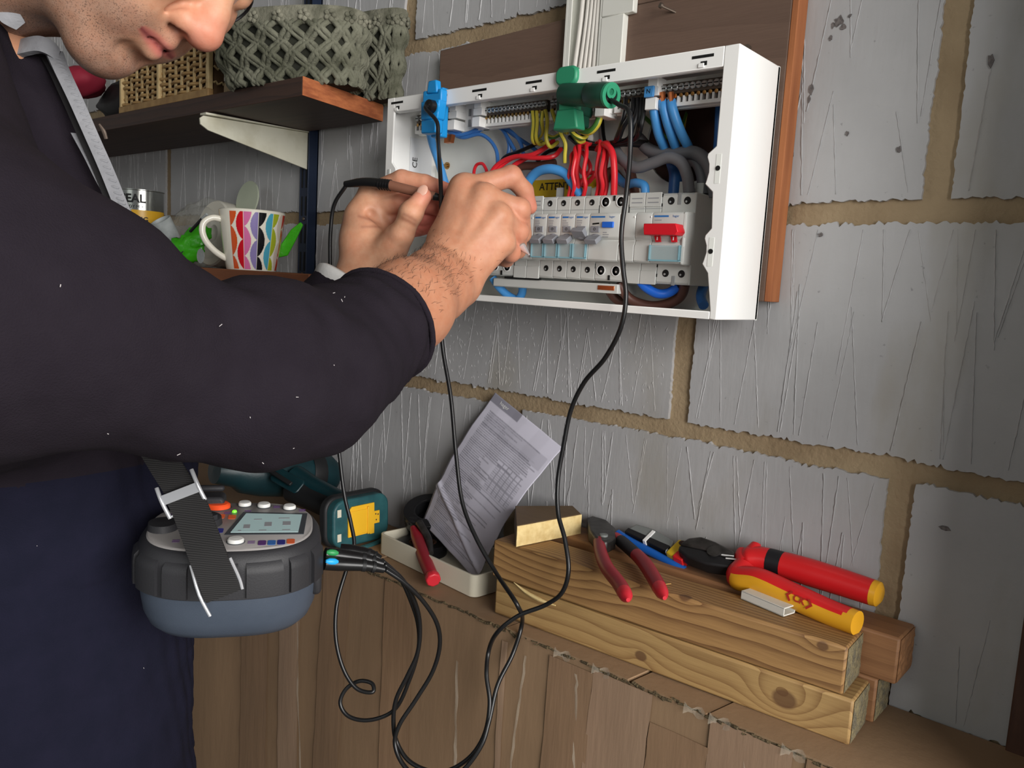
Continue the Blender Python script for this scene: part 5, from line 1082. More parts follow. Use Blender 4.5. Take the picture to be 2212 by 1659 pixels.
build('sleeve_rim', MB().lathe([(7.5, Lc-1), (11.6, Lc-1), (11.6, Lc+2), (7.5, Lc+2), (7.5, Lc-1)], bf2, 24).lathe([(3, Lc+1), (6, Lc+1), (6, Lc+2.4), (3, Lc+2.4), (3, Lc+1)], bf2.sub(1, -3, 0), 18), 'clip_green', gc, label='light green rim'); build('sleeve_hole', MB().lathe([(7.6, Lc-.5), (7.6, Lc+.8)], bf2, 20), 'lead_black', gc)
tp = lead('black test lead with the brown probe in his left hand, looping beside the tester', [(735, 1188, 795), (765, 1191, 797), (800, 1198, 798), (822, 1208, 798)], None,
    [(824, 1209, 798), (862, 1246, 804), (888, 1300, 812), (903, 1350, 820), (904, 1400, 826), (884, 1470, 832), (850, 1535, 834), (792, 1556, 836), (750, 1545, 838), (735, 1518, 840), (748, 1488, 842), (778, 1471, 842), (805, 1478, 838), (806, 1494, 834), (775, 1490, 834), (748, 1458, 836), (727, 1390, 840), (727, 1310, 846), (748, 1232, 856), (765, 1180, 866), (758, 1130, 872), (745, 1075, 876), (735, 1000, 880), (722, 850, 884), (716, 680, 880), (713, 560, 872), (714, 500, 866), (722, 442, 858), (748, 400, 846)], 2.1)
pb_ = [sight(745, 398, d=846), sight(790, 394, d=838), sight(842, 400, d=830)]
pr_ = build('probe_boot', MB().tube(pb_, [3.2, 4.6, 5.2, 5.4], 14, res=5), 'lead_black', tp)
for i in range(5): 
    q = pb_[1]+(pb_[2]-pb_[1])*(.55+i*.11); build('boot_rib', MB().tube([q, q+(pb_[2]-pb_[1])*.05], 5.9, 14), 'lead_black', pr_)
build('probe', MB().tube([pb_[2], sight(890, 412, d=824), sight(940, 424, d=820)], [5.2, 5, 4.2], 14, res=4), 'probe_brown', tp, label='brown probe body'); build('probe_tip', MB().tube([sight(938, 424, d=820), sight(968, 431, d=818)], [4.2, 2.2], 12), 'lead_black', tp)
# ------------------------------------------------------------------ the man
def skin_mat():
    t = NT('skin'); a = t.n('ShaderNodeAttribute', attribute_name='Col'); co = t.coord()
    base = t.mix(t.math('MULTIPLY', t.ramp(t.noise(co, 130, 4), .35, .7), .35), a.outputs['Color'], lin((236, 196, 170)), 'MULTIPLY')
    dots = t.ramp(t.noise(co, 1000, 2, .4), .53, .66); big = t.ramp(t.noise(co, 60, 3), .3, .7)
    m_ = t.math('MULTIPLY', t.math('MULTIPLY', dots, a.outputs['Alpha']), t.math('ADD', t.math('MULTIPLY', big, .6), .4))
    base = t.mix(t.math('MULTIPLY', m_, .72), base, lin((58, 46, 42)))
    t.put(t.b.inputs['Base Color'], base); t.b.inputs['Roughness'].default_value = .5; t.b.inputs['Specular IOR Level'].default_value = .35
    t.b.inputs['Subsurface Weight'].default_value = .12; t.b.inputs['Subsurface Radius'].default_value = (.004, .0015, .0008); t.b.inputs['Subsurface Scale'].default_value = 1
    b1 = t.bump(t.noise(co, 420, 4, .6), .22, .0006); t.put(t.b.inputs['Normal'], t.bump(t.noise(co, 70, 4), .18, .0016, b1)); MATS['skin'] = t.m
skin_mat()
M('fleece', (36, 31, 38), .95, c2=(33, 28, 35), scale=40, bump=.55, bscale=900, bdist=.0012, spec=.15); M('fleece_navy', (28, 28, 44), .95, c2=(25, 26, 41), scale=40, bump=.5, bscale=800, bdist=.0012, spec=.15)
M('trim_grey', (142, 143, 147), .85, c2=(128, 129, 133), scale=50, bump=.4, bscale=160, bstretch=(1, 1, 1.5), bdist=.002); M('zip_black', (18, 17, 19), .6); M('hair_dark', (58, 42, 34), .6); M('lens', (210, 215, 215), .05, alpha=.35, spec=.8); M('nail', (214, 168, 148), .3); M('lint', (196, 190, 190), .9)
man = thing('person', 'man in a dark navy fleece with grey zip trim, probing the consumer unit', 'person', (-800, -560, FLOOR))
S_ = lambda x, y, d: sight(x, y, d=d)
# -- right arm and hand
RE, RW = S_(688, 806, 585), S_(972, 592, 772)
Rm = {'I': [(1004, 410, 800), (1104, 381, 815), (1133, 412, 826), (1144, 447, 832)], 'M': [(1046, 428, 788), (1122, 452, 800), (1128, 505, 824), (1108, 530, 846)],
      'R': [(1076, 470, 782), (1119, 500, 802), (1118, 540, 826), (1092, 550, 848)], 'L': [(1084, 522, 784), (1104, 545, 806), (1094, 560, 826), (1074, 560, 842)]}
Rm = {k: [S_(*p) for p in v] for k, v in Rm.items()}
Rt = [S_(962, 520, 796), S_(1010, 480, 838), S_(1060, 470, 862), S_(1098, 478, 872)]
allp = [RW, *sum(Rm.values(), []), *Rt, S_(820, 720, 680)]
h = 1.5
sd = SDF(np.min(allp, 0)-48, np.max(allp, 0)+48, h)
c0, c1, c2 = RE+(RW-RE)*.30, RE+(RW-RE)*.62, RE+(RW-RE)*.86
wx = nrm(Rm['I'][0]-Rm['L'][0]); wy = nrm(np.cross(wx, RW-RE)); wd_ = nrm(RW-RE)
sd.cap(RE+(RW-RE)*.25, c1, 40, 39, 10).cap(c1, c2, 38, 29, 14)
for o, r in ((13, 22.5), (-13, 22.5)): sd.cap(c2+wx*o*.8, RW+wx*o, 25, r, 12)
for kk, r0 in (('I', 15), ('M', 15), ('R', 14), ('L', 13)):
    s0 = RW+wx*{'I': 12, 'M': 5, 'R': -4, 'L': -12}[kk]
    sd.cap(s0, Rm[kk][0], 17.5, r0, 11)
sd.cap(RW+wx*16, Rt[0], 17, 15, 12).cap(Rm['I'][0], Rt[0], 11, 13, 14)
mid = (Rm['M'][0]+Rm['R'][0]+RW*1.1)/3.1; 
for kk, rs in (('I', (12, 10.2, 9, 7.8)), ('M', (12.5, 10.4, 9.2, 8)), ('R', (11.8, 9.8, 8.8, 7.6)), ('L', (10.8, 8.8, 7.8, 6.8))):
    P = Rm[kk]; sd.cap(P[0], P[1], rs[0], rs[1], 4.5); sd.cap(P[1], P[2], rs[1], rs[2], 3); sd.cap(P[2], P[3], rs[2], rs[3], 2.5)
    sd.ell(P[0]-CF*1.5, (11.5, 11.5, 11.5), None, 6); sd.ell(P[1], (rs[1]+.8,)*3, None, 3)
sd.cap(Rt[0], Rt[1], 14, 11.5, 8).cap(Rt[1], Rt[2], 11, 10, 4).cap(Rt[2], Rt[3], 10, 8, 3)
# tendons and the wrist bone
for kk in 'IMR': sd.cap(RW+(Rm[kk][0]-RW)*.3-CF*14, Rm[kk][0]-CF*9, 3.2, 4, 7)
sd.ell(RW-wx*20-CF*12-wd_*6, (9, 9, 9), None, 10)
right = sd.mesh(); RV = right.V()
# -- left hand and wrist
LW = S_(800, 596, 862)
Lm = {'I': [(802, 420, 868), (868, 388, 848), (918, 396, 842), (962, 410, 838)], 'M': [(800, 450, 867), (868, 440, 855), (920, 442, 849), (956, 452, 845)],
      'R': [(806, 486, 871), (872, 474, 867), (918, 470, 863), (954, 468, 859)], 'L': [(818, 520, 869), (868, 502, 871), (906, 494, 871), (940, 490, 867)]}
Lm = {k: [S_(*p) for p in v] for k, v in Lm.items()}
Lt = [S_(838, 560, 842), S_(868, 506, 822), S_(888, 460, 812), S_(914, 424, 814)]
allp = [LW, *sum(Lm.values(), []), *Lt, S_(770, 700, 850)]
sd = SDF(np.min(allp, 0)-45, np.max(allp, 0)+45, h)
LE = S_(560, 880, 850)
sd.cap(S_(762, 640, 858), LW, 31, 28, 10).cap(LW+CRh*8, LW-CRh*8, 27, 27, 8)
for kk in 'IMRL': sd.cap(LW, Lm[kk][0], 23, 14.5, 12)
sd.ell(S_(790, 520, 864), (26, 26, 22), None, 14)
sd.cap(S_(788, 560, 862), S_(776, 470, 868), 22, 16, 14)
sd.cap(S_(822, 575, 850), S_(856, 512, 832), 21, 13, 14)          # thenar
for kk, rs in (('I', (12, 10.2, 9, 7.8)), ('M', (12, 10.2, 9, 7.8)), ('R', (11, 9.6, 8.6, 7.4)), ('L', (10, 8.6, 7.6, 6.6))): 
    P = Lm[kk]; sd.cap(P[0], P[1], rs[0], rs[1], 4); sd.cap(P[1], P[2], rs[1], rs[2], 2.5); sd.cap(P[2], P[3], rs[2], rs[3], 2.2)
sd.cap(Lt[0], Lt[1], 15, 12.2, 9).cap(Lt[1], Lt[2], 11.8, 11.4, 4).cap(Lt[2], Lt[3], 11.4, 8.6, 3).ell(Lt[2], (12, 12, 12), None, 3)
sd.cap(S_(800, 462, 848), S_(842, 492, 846), 4, 5, 6, 'sub')       # hollow of the palm
left = sd.mesh()
# -- head
ND = 580.
fI, uI = (.60, .80), (.80, -.60)
fv = nrm(CR*fI[0]-CU*fI[1]); uv = nrm(CR*uI[0]-CU*uI[1]); rv = -CF
ps = math.radians(-1); f2 = nrm(fv*math.cos(ps)+rv*math.sin(ps)); r2 = nrm(rv*math.cos(ps)-fv*math.sin(ps)); AX = A([r2, f2, uv])
HO = S_(462, 101, ND)-(123.5*f2-37*uv)
Hp = lambda x, y, z: HO+x*r2+y*f2+z*uv
lo = Hp(0, 20, -20)-165; hi = Hp(0, 20, -20)+165
sd = SDF(lo, hi, 1.7)
E_ = lambda c, r, k=10, op='add': sd.ell(Hp(*c), r, AX, k, op)
C_ = lambda a, b, ra, rb=None, k=8, op='add': sd.cap(Hp(*a), Hp(*b), ra, rb, k, op)
E_((0, -8, 32), (75, 97, 84), 10); E_((0, 44, -30), (60, 56, 72), 22); E_((0, 54, -72), (44, 46, 42), 18)
for s in (-1, 1):
    C_((s*52, 12, -68), (s*14, 74, -101), 15, 14, 20); C_((s*56, 8, -30), (s*54, 12, -68), 16, 15, 18); E_((s*40, 72, -28), (26, 24, 26), 18)
    E_((s*30, 82, -64), (14, 13, 17), 14); E_((s*31, 88, 2), (15, 11, 11), 8, 'sub'); C_((s*16, 96, 16), (s*46, 84, 14), 7, 7, 10)
    E_((s*76, -4, -10), (7, 16, 31), 5); E_((s*82, 2, -10), (6, 9, 18), 5, 'sub')
    E_((s*12.5, 100, -41), (9.5, 13, 10), 5); E_((s*31, 85, 0), (12, 12, 12), 4)
E_((0, 78, -103), (20, 16.5, 15), 14)
C_((0, 89, 8), (0, 106, -24), 7.5, 9, 9); C_((0, 106, -24), (0, 111, -35), 9.5, 12, 8); E_((0, 111.5, -37), (13, 12, 12), 5)
C_((0, 94, -50), (0, 94, -57), 8.5, 8.5, 8)
for s in (-1, 1): E_((s*10, 104, -50), (4.6, 8.5, 4.6), 2.5, 'sub'); C_((s*20, 98, -34), (s*23, 90, -52), 2.0, 2.5, 6, 'sub')
C_((-23, 87, -64), (0, 100, -61), 3.8, 5.2, 6); C_((0, 100, -61), (23, 87, -64), 5.2, 3.8, 6)
C_((-21, 86, -72), (0, 98, -74), 3.8, 6.2, 6); C_((0, 98, -74), (21, 86, -72), 6.2, 3.8, 6)
C_((-27, 88, -68.5), (0, 106, -67.5), 1.3, 1.6, 2.5, 'sub'); C_((0, 106, -67.5), (27, 88, -68.5), 1.6, 1.3, 2.5, 'sub'); C_((-14, 96, -87), (14, 96, -87), 4, 4, 9, 'sub')
C_((0, -8, -60), (0, -46, -150), 57, 60, 22); C_((24, 30, -86), (10, -10, -140), 26, 30, 18); C_((-24, 30, -86), (-10, -10, -140), 26, 30, 18)
head = sd.mesh(); HV = head.V()
L3 = (HV-HO)@AX.T                                                # head coordinates of each vertex
# -- body under the clothes, coarse: neck to feet and the arms
TC = S_(0, 720, 715); HIP = S_(40, 1420, 852)
A1, A2 = A([HIP[0]-85, HIP[1]+45, -1275.]), A([HIP[0]+75, HIP[1]-75, -1275.])
Rs, Ls = S_(-150, 640, 430), S_(130, 520, 960)
def coarse(extra, hh, names):
    P = A([p for c in extra for p in c[:2]]); R = max(c[2] for c in extra)
    q = SDF(P.min(0)-R-40, P.max(0)+R+40, hh)
    for c in extra: q.cap(*c)
    return q
core = coarse([(Hp(0, -46, -150), TC, 54, 70, 30), (TC, HIP, 80, 95, 40), (Rs, TC, 50, 70, 30), (Ls, TC, 50, 70, 30), (Rs, RE, 50, 42, 20), (RE, RE+(RW-RE)*.4, 42, 40, 20), (Ls, LE, 48, 40, 20), (LE, S_(762, 640, 858), 40, 31, 20),
    (HIP, HIP+A([-60, 60, -430]), 80, 52, 30), (HIP+A([-60, 60, -430]), A1, 52, 38, 20), (HIP, HIP+A([60, -30, -430]), 80, 52, 30), (HIP+A([60, -30, -430]), A2, 52, 38, 20)], 9, 0).mesh()
bm = MB(); cols = []
def skin_cols(V, kind):
    n = len(V); c = np.tile(lincol((200, 152, 122)), (n, 1)); a = np.zeros(n); pk = lincol((206, 118, 104)); nz = fnoise(V, 26, 4, 3)
    c = c*(1+.11*nz)[:, None]; w_ = np.clip(fnoise(V, 45, 14, 2)*.5+.1, 0, 1)[:, None]*.35; c = c*(1-w_)+lincol((204, 134, 108))*w_
    def tint(w, col): 
        w = np.clip(w, 0, 1)[:, None]; c[:] = c*(1-w)+lincol(col)*w
    if kind == 'head':
        x, y, z = L3.T
        tint(np.exp(-(((x/17)**2+((y-112)/16)**2+((z+38)/15)**2)))*.75, (226, 128, 112))
        tint(np.exp(-(((np.abs(x)-42)/22)**2+((y-72)/22)**2+((z+28)/22)**2))*.25, (214, 136, 112))
        lw = (y > 82)*(np.abs(x) < 27)*np.exp(-((z+67.5)/(7.2-.0065*x*x))**4); tint(lw*.75, (172, 88, 90)); 
        line = (y > 84)*np.exp(-((z+68)/1.5)**2)*(np.abs(x) < 27); tint(line*.8, (110, 44, 50))
        beard = np.clip((-50-z+.28*(60-y)*(y < 60))/14, 0, 1)*np.clip((y+2)/16, 0, 1)*(1-np.clip(lw*1.6, 0, 1)); beard *= np.clip((y*.4-z-40)/22, 0, 1)
        a = np.clip(beard, 0, 1)*(1-.75*np.exp(-((np.abs(x)-12)/16)**2-((z+80)/9)**2)*(y > 85)); tint(a*.5, (118, 104, 97))
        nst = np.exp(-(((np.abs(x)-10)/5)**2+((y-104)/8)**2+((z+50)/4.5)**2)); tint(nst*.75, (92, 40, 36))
    else:
        if kind == 'right':
            t_ = (V-RE)@(RW-RE)/((RW-RE)@(RW-RE)); tint(np.clip((1.12-t_)/.3, 0, 1)*.48, (188, 134, 100))
            for kk in 'IMR':                                       # darker hollows between the tendons
                q0, q1 = RW+(Rm[kk][0]-RW)*.25, Rm[kk][0]; t = np.clip(((V-q0)@(q1-q0))/((q1-q0)@(q1-q0)), 0, 1); w = V-q0-t[:, None]*(q1-q0); w = w-np.outer(w@CF, CF); tint((1-np.exp(-(np.linalg.norm(w, axis=1)/5)**2))*.12, (170, 104, 80))
        tips = [v[3] for v in (Rm if kind == 'right' else Lm).values()]+[(Rt if kind == 'right' else Lt)[3]]
        kn = [v[1] for v in (Rm if kind == 'right' else Lm).values()]
        for q in tips: tint(np.exp(-(np.linalg.norm(V-q, axis=1)/15)**2)*.6, (216, 122, 108))
        for q in kn: tint(np.exp(-(np.linalg.norm(V-q, axis=1)/13)**2)*.35, (208, 124, 106))
        if kind == 'left':
            for kk in 'MRL': tint(np.exp(-(np.linalg.norm(V-Lm[kk][2], axis=1)/22)**2)*.5, (214, 112, 104))
            for q0, q1 in ((S_(776, 468, 846), S_(838, 486, 840)), (S_(784, 492, 842), S_(836, 486, 838)), (S_(872, 462, 800), S_(896, 474, 800)), (S_(868, 470, 800), S_(894, 482, 800))):
                t = np.clip(((V-q0)@(q1-q0))/((q1-q0)@(q1-q0)), 0, 1); w = V-q0-t[:, None]*(q1-q0); w = w-np.outer(w@CF, CF); tint(np.exp(-(np.linalg.norm(w, axis=1)/1.7)**2)*.45, (132, 74, 60))
    return np.c_[np.clip(c, 0, 1), a]
for mb_, k_ in ((right, 'right'), (left, 'left'), (head, 'head'), (core, 'core')):
    V = mb_.V(); bm.add(V, mb_.f); cols.append(skin_cols(V, k_) if k_ != 'core' else np.tile(np.r_[lincol((204, 152, 120)), 0], (len(V), 1)))
build('body', bm, 'skin', man, smooth=180, col=np.vstack(cols))
for P, nv_ in ((Rm['I'], None), (Lm['I'], None), (Lt, None)): pass
tp_ = Lt[3]; tn_ = nrm(-CF*.9+CU*.35-CR*.1); ta_ = nrm(Lt[3]-Lt[2])
build('fingernail', MB().ell((0, 0, 0), (6.6, 5.4, 1.5), FR(tp_+tn_*7.6+ta_*1.5, ta_, z=tn_)), 'nail', man, label='left thumb nail')
# forearm hair: fine tapering strands
hb = MB(); r = np.random.default_rng(8); cand = []
cen = lambda p: RE+(RW-RE)*np.clip((p-RE)@(RW-RE)/((RW-RE)@(RW-RE)), 0, 1.05)
idx = r.permutation(len(RV))
cnt = 0
for i in idx:
    p = RV[i]; t = (p-RE)@(RW-RE)/((RW-RE)@(RW-RE)); 
    if t < .42 or t > 1.12 or cnt > 620: continue
    c = RE+(RW-RE)*t; nn = nrm(p-c); up = nn@CU-.25*(nn@CF)
    if t > 1.0 and r.random() < .6: continue
    if up < .05 or r.random() > .25+.9*up: continue
    d = nrm(wd_*.75+np.cross(nn, wd_)*r.normal(0, .55)+nn*.28); L = r.uniform(3.5, 8.5)
    hb.tube([p-nn*.3, p+d*L*.5+nn*.5, p+d*L+nn*r.uniform(-.3, .6)], [.12, .1, .04], 3, cap=False); cnt += 1
build('arm_hair', hb, 'hair_dark', man, kind='stuff', smooth=180)
# hair cap and eyebrows
q = SDF(lo, hi, 3); q.ell(Hp(0, -12, 38), (80, 98, 86), AX, 6).ell(Hp(0, 62, -22), (90, 66, 74), AX, 8, 'sub').cap(Hp(0, -20, -95), Hp(0, 60, -80), 70, 70, 8, 'sub')
q.disp(lambda P: 2.2*fnoise(P, 12, 3)); build('hair', q.mesh(), 'hair_dark', man, smooth=180)
gl = MB()
for s in (-1, 1):
    ring_ = [Hp(s*32+22*math.cos(t)*1.05, 100-.22*abs(s*32+22*math.cos(t)), -9+16*math.sin(t)) for t in np.linspace(0, 2*math.pi, 24, endpoint=False)]
    gl.tube(ring_, 1.3, 8, closed=True); gl.tube([Hp(s*54, 88, -2), Hp(s*70, 62, 2), Hp(s*77, 8, 4)], 1.5, 8)
gl.tube([Hp(-10, 98, -3), Hp(0, 104, 2), Hp(10, 98, -3)], 1.4, 8, res=3)
g_ = build('glasses', gl, 'steel_black', man, label='thin dark framed glasses')
for s in (-1, 1): build('lens', MB().add([Hp(s*32+22*math.cos(t), 99.5-.22*abs(s*32+22*math.cos(t)), -9+15.5*math.sin(t)) for t in np.linspace(0, 2*math.pi, 24, endpoint=False)], [list(range(24))]), 'lens', g_)
for s in (-1, 1):
    e_ = build('eye', MB().ell(Hp(s*31, 78, 2), (11.5, 11.5, 11.5)), 'ceramic_white', man); build('iris', MB().ell(Hp(s*31, 87, -1.5), (4.5, 4.5, 4.5)), 'hair_dark', e_)
    build('eyebrow', MB().tube([Hp(s*14, 103, 17), Hp(s*30, 103, 22), Hp(s*46, 92, 18)], [2.5, 3.2, 1.5], 8, res=4), 'hair_dark', man)
# -- jacket
CUF = S_(846, 680, 700); cn = nrm(RW-RE+CR*.0)
lo = np.min([Rs, Ls, S_(45, 1750, 878), RE, CUF, TC, Hp(0, -62, -172)], 0)-190; hi = np.max([Rs, Ls, RE, Hp(0, -60, -140), CUF, TC, S_(120, 90, 640), S_(760, 600, 860)], 0)+100
sd = SDF(lo, hi, 4.6)
sd.cap(Rs, S_(140, 690, 465), 82, 71, 10).cap(S_(140, 690, 465), S_(400, 806, 525), 71, 57, 8).cap(S_(400, 804, 525), S_(550, 808, 555), 58, 67, 8).cap(S_(550, 808, 555), S_(660, 815, 585), 67, 57, 8)
sd.cap(S_(660, 815, 588), RE+(RW-RE)*.55, 58, 43, 12)
sd.cap(Rs, S_(-60, 760, 700), 85, 115, 30).cap(Hp(0, -62, -172), S_(0, 640, 690), 66, 95, 30).cap(Rs, Hp(0, -60, -180), 76, 42, 30).cap(S_(130, 520, 940), Hp(0, -60, -180), 60, 52, 30)
sd.cap(S_(-60, 320, 640), S_(0, 640, 670), 62, 90, 20).cap(S_(0, 640, 690), S_(40, 1000, 822), 100, 152, 30).cap(S_(40, 1000, 824), S_(45, 1750, 878), 160, 177, 60)
sd.cap(S_(24, 150, 628), S_(80, 300, 622), 28, 34, 14).cap(S_(80, 300, 622), S_(165, 470, 618), 34, 32, 14).cap(S_(80, 300, 630), S_(-30, 420, 640), 34, 60, 30).cap(S_(-80, 60, 640), S_(20, 130, 632), 40, 24, 14)
sd.cap(S_(130, 520, 940), S_(40, 640, 760), 70, 90, 50).cap(S_(130, 520, 940), LE, 62, 58, 25).cap(LE, S_(745, 650, 858), 56, 41, 25)
lcn = nrm(S_(790, 600, 862)-S_(730, 690, 856))
cutw = sd
def cutcap(p, n, rad_):                                          # trim one sleeve end only
    q = sd._sub(p-rad_, p+rad_*1.0+n*rad_, 4); sl, X, Y, Z = q
    d = (X-p[0])*n[0]+(Y-p[1])*n[1]+(Z-p[2])*n[2]; rr2 = (X-p[0])**2+(Y-p[1])**2+(Z-p[2])**2
    sd.F[sl] = np.where(rr2 < (rad_*1.5)**2, np.maximum(sd.F[sl], d), sd.F[sl])
CP = RE+(RW-RE)*.43; cn = nrm(wd_*.96+CR*.06); cutcap(CP, cn, 85)
LP = S_(760, 614, 858); cutcap(LP, lcn, 62)
for pts, r_ in ((((420, 612, 505), (505, 668, 500), (590, 705, 512)), 7), (((600, 650, 540), (650, 720, 528), (712, 770, 545)), 7), (((640, 640, 560), (700, 690, 550), (770, 740, 575)), 6), (((250, 560, 440), (330, 650, 455), (430, 700, 480)), 8), (((470, 930, 520), (590, 960, 540), (690, 930, 560)), 7)):
    for a, b in zip(pts[:-1], pts[1:]): sd.cap(S_(*a), S_(*b), r_, r_, 14)
def folds(P):
    t = (P-S_(560, 806, 555))@nrm(CUF-S_(560, 806, 555)); ax_ = nrm(CUF-RE)
    s1 = (P-RE)@ax_; near = np.exp(-((s1-95)/60)**2)
    w = fnoise(P, 60, 21, 2)
    out = 2.1*near*np.sin(s1/3.5+1.2*w)                            # gathered rings above the cuff
    e = np.linalg.norm(P-S_(640, 700, 570), axis=1); out += 3.0*np.exp(-(e/60)**2)*np.sin((P@nrm(CU*.8+CR*.5))/7+w)
    out += 2.2*fnoise(P, 150, 9, 2)+.9*fnoise(P, 48, 10, 2)
    d2 = np.abs((P-HIP)@CRh); out += 1.8*np.sin(P@nrm(CRh+.15*CU)/24+1.5*fnoise(P, 200, 33, 1))*((P-CAM)@CU < -180)
    return out
sd.cap(S_(-60, 50, 616), S_(86, 80, 606), 24, 6, 6).cap(S_(-80, 150, 640), S_(60, 160, 622), 36, 24, 10)
sd.disp(folds)
jk = sd.mesh(); V = jk.V(); sp2 = (V-CAM)@CF; yy = 829.5-1750*((V-CAM)@CU)/sp2
for i, f in enumerate(jk.f):
    jk.mi[i] = 1 if (V[f[0]][2] < -270 and np.linalg.norm(V[f[0]]-RE) > 150) else 0
jo = build('jacket', jk, ['fleece', 'fleece_navy'], man, smooth=180, label='dark navy fleece jacket'); 
def hem(p, n, pts, r_, name):
    build(name, MB().tube(pts, r_, 10, closed=True), 'fleece', jo, smooth=180)
def cuff_ring(p, n, R_, k=36):
    u = nrm(np.cross(n, CU)); w = np.cross(n, u); out = []
    for i in range(k):
        t = 2*math.pi*i/k; dv = u*math.cos(t)+w*math.sin(t); d = V-p; al = d@n; lat = d-np.outer(al, n); ln = np.linalg.norm(lat, axis=1)
        mk = (np.abs(al) < 8) & (ln < R_*1.6) & ((lat@dv)/np.maximum(ln, 1e-6) > .985)
        rr3 = ln[mk].max() if mk.any() else R_
        out.append(rr3)
    out = [np.median([out[(i+j) % k] for j in (-2, -1, 0, 1, 2)]) for i in range(k)]
    return [p+(u*math.cos(2*math.pi*i/k)+w*math.sin(2*math.pi*i/k))*(out[i]-1) for i in range(k)]
hem(CP, cn, [q_-cn*1.5 for q_ in cuff_ring(CP, cn, 48)], 2.6, 'cuff_hem')
lc = cuff_ring(LP, lcn, 42)
cb2 = MB(); k = len(lc); Vg = A([[q_-lcn*12+nrm(q_-LP)*1.5, q_-lcn*6+nrm(q_-LP)*3, q_+nrm(q_-LP)*2.4, q_+lcn*2.5-nrm(q_-LP)*1, q_-nrm(q_-LP)*3] for q_ in lc]); cb2.grid(Vg, closed_u=True); M('cuff_pale', (206, 206, 204), .85, bump=.3, bscale=300); build('cuff_binding', cb2, 'cuff_pale', jo, smooth=180, label='pale grey cuff binding of the left sleeve')
zp = [(116, 112, 598), (132, 150, 592), (165, 220, 588), (196, 290, 585), (228, 362, 583), (256, 430, 582), (272, 468, 584)]
zs_ = [S_(*p) for p in zp]
zr = MB().ribbon(zs_, CR*.95-CU*.1+CF*.3, [13, 11.5, 11, 10.5, 10.5, 10.5, 11], 4, res=10); Vz = zr.V(); 
build('zip_facing', zr, 'trim_grey', jo, smooth=40, label='ribbed pale grey zip facing')
rb_ = MB(); S0 = spline(zs_, 10)
for i in range(2, len(S0)-1, 2):
    c = S0[i]-CF*1.3; rb_.tube([c-CR*4.4+CU*.6, c, c+CR*4.4-CU*1.2], [.6, 1.3, .6], 8)
build('facing_rib', rb_, 'trim_grey', jo, kind='stuff', smooth=180)
build('zip_teeth', MB().ribbon([S_(100, 128, 606), S_(118, 160, 600), S_(148, 225, 596), S_(180, 298, 592), S_(212, 370, 590), S_(240, 440, 588)], CR*.95+CF*.3, 7, 3, res=8), 'zip_black', jo, smooth=40)
build('inner_facing', MB().ribbon([S_(160, 290, 596), S_(190, 345, 592), S_(215, 395, 590), S_(238, 436, 588)], CR*.95+CF*.3, 4, 3, res=8), 'trim_grey', jo, smooth=40)
build('collar_binding', MB().ribbon([S_(36, 108, 596), S_(62, 100, 592), S_(90, 97, 590), S_(110, 106, 592), S_(124, 122, 596)], CU*.97+CR*.2, [11, 11.5, 11, 11, 10], 5, res=8), 'trim_grey', jo, smooth=40, label='pale grey collar binding')
build('collar_edge', MB().ribbon([S_(-30, -30, 560), S_(0, 8, 560), S_(22, 34, 562), S_(44, 54, 568)], CU*.6+CR*.75, [12, 13, 14, 8], 5, res=8), 'trim_grey', jo, smooth=40)
build('zip_pull', MB().tube([S_(214, 268, 586), S_(224, 284, 588), S_(229, 300, 590)], [.8, 1.6, 1.4], 8, res=3), 'nail_steel', jo)
lt_ = MB(); r = np.random.default_rng(4)
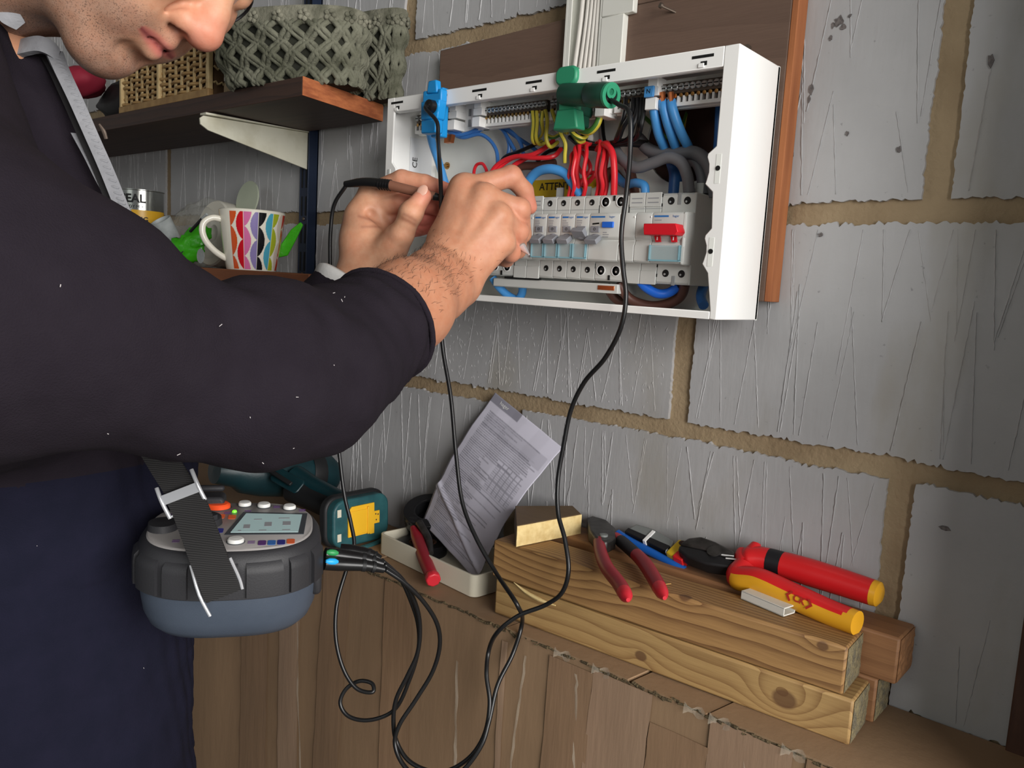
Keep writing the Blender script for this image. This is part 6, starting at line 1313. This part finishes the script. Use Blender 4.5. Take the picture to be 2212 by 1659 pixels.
for x, y in ((722, 790), (636, 968), (570, 1002), (310, 1442), (645, 858), (235, 938), (390, 980), (724, 632), (740, 652), (745, 640), (130, 620), (480, 700), (80, 1180), (540, 900)):
    o_ = sight(x, y, d=100); dv = nrm(o_-CAM); 
    dd = V-CAM; al = dd@dv; pe = np.linalg.norm(dd-np.outer(al, dv), axis=1); mk = pe < 4
    if not mk.any(): continue
    p = CAM+dv*(al[mk].min()-.6); e = r.normal(size=3); e = nrm(e-dv*(e@dv)); lt_.tube([p, p+e*r.uniform(.6, 2.2)], .22, 5)
build('lint_speck', lt_, 'lint', jo, kind='stuff')
# -- trousers and boots down to the floor
M('trousers', (38, 38, 50), .9, bump=.3, bscale=500); M('boot', (40, 34, 30), .5)
k1, a1, k2, a2 = HIP+A([-60, 60, -430]), A1, HIP+A([60, -30, -430]), A2
q = coarse([(HIP+A([-40, 20, 20]), HIP+A([40, -20, 20]), 98, 98, 40), (HIP+A([-55, 30, -40]), k1, 86, 70, 40), (k1, a1, 70, 58, 20), (HIP+A([55, -30, -40]), k2, 86, 70, 40), (k2, a2, 70, 58, 20)], 9, 0)
q.disp(lambda P: 3*fnoise(P, 120, 2, 2)); q.cut((0, 0, -1285), (0, 0, -1)); build('trousers', q.mesh(), 'trousers', man, smooth=180)
for a in (a1, a2):
    q = coarse([(a+A([0, 0, -20]), a+A([10, 20, -40]), 44, 46, 20), (a+A([0, 0, -45]), a+A([70, 120, -52]), 40, 34, 20)], 6, 0); q.cut((0, 0, FLOOR+.5), (0, 0, -1)); build('boot', q.mesh(), 'boot', man, smooth=60)
# -- the neon screwdriver in the right hand
sdv = thing('neon_screwdriver', 'clear capped neon screwdriver gripped in the right hand, tip pointing down right', 'screwdriver', S_(1125, 535, 800))
a, b = S_(1062, 478, 850), S_(1128, 534, 806); c = S_(1143, 550, 797); dv = nrm(b-a)
M('clear_plastic', (224, 222, 214), .06, trans=.75, spec=.6)
build('handle', MB().tube([a, b-dv*8], 4, 12), 'clear_plastic', sdv); build('cap', MB().tube([b-dv*9, b-dv*2, b+dv*1], [5.2, 5, 4.2], 14), 'clear_plastic', sdv); build('collar', MB().tube([b-dv*6.5, b-dv*5], 5.5, 14), 'buckle_metal', sdv)
build('tip', MB().tube([b, b+(c-b)*.55, c], [3.8, 2.4, .9], 12), 'buckle_metal', sdv, label='pointed tip')
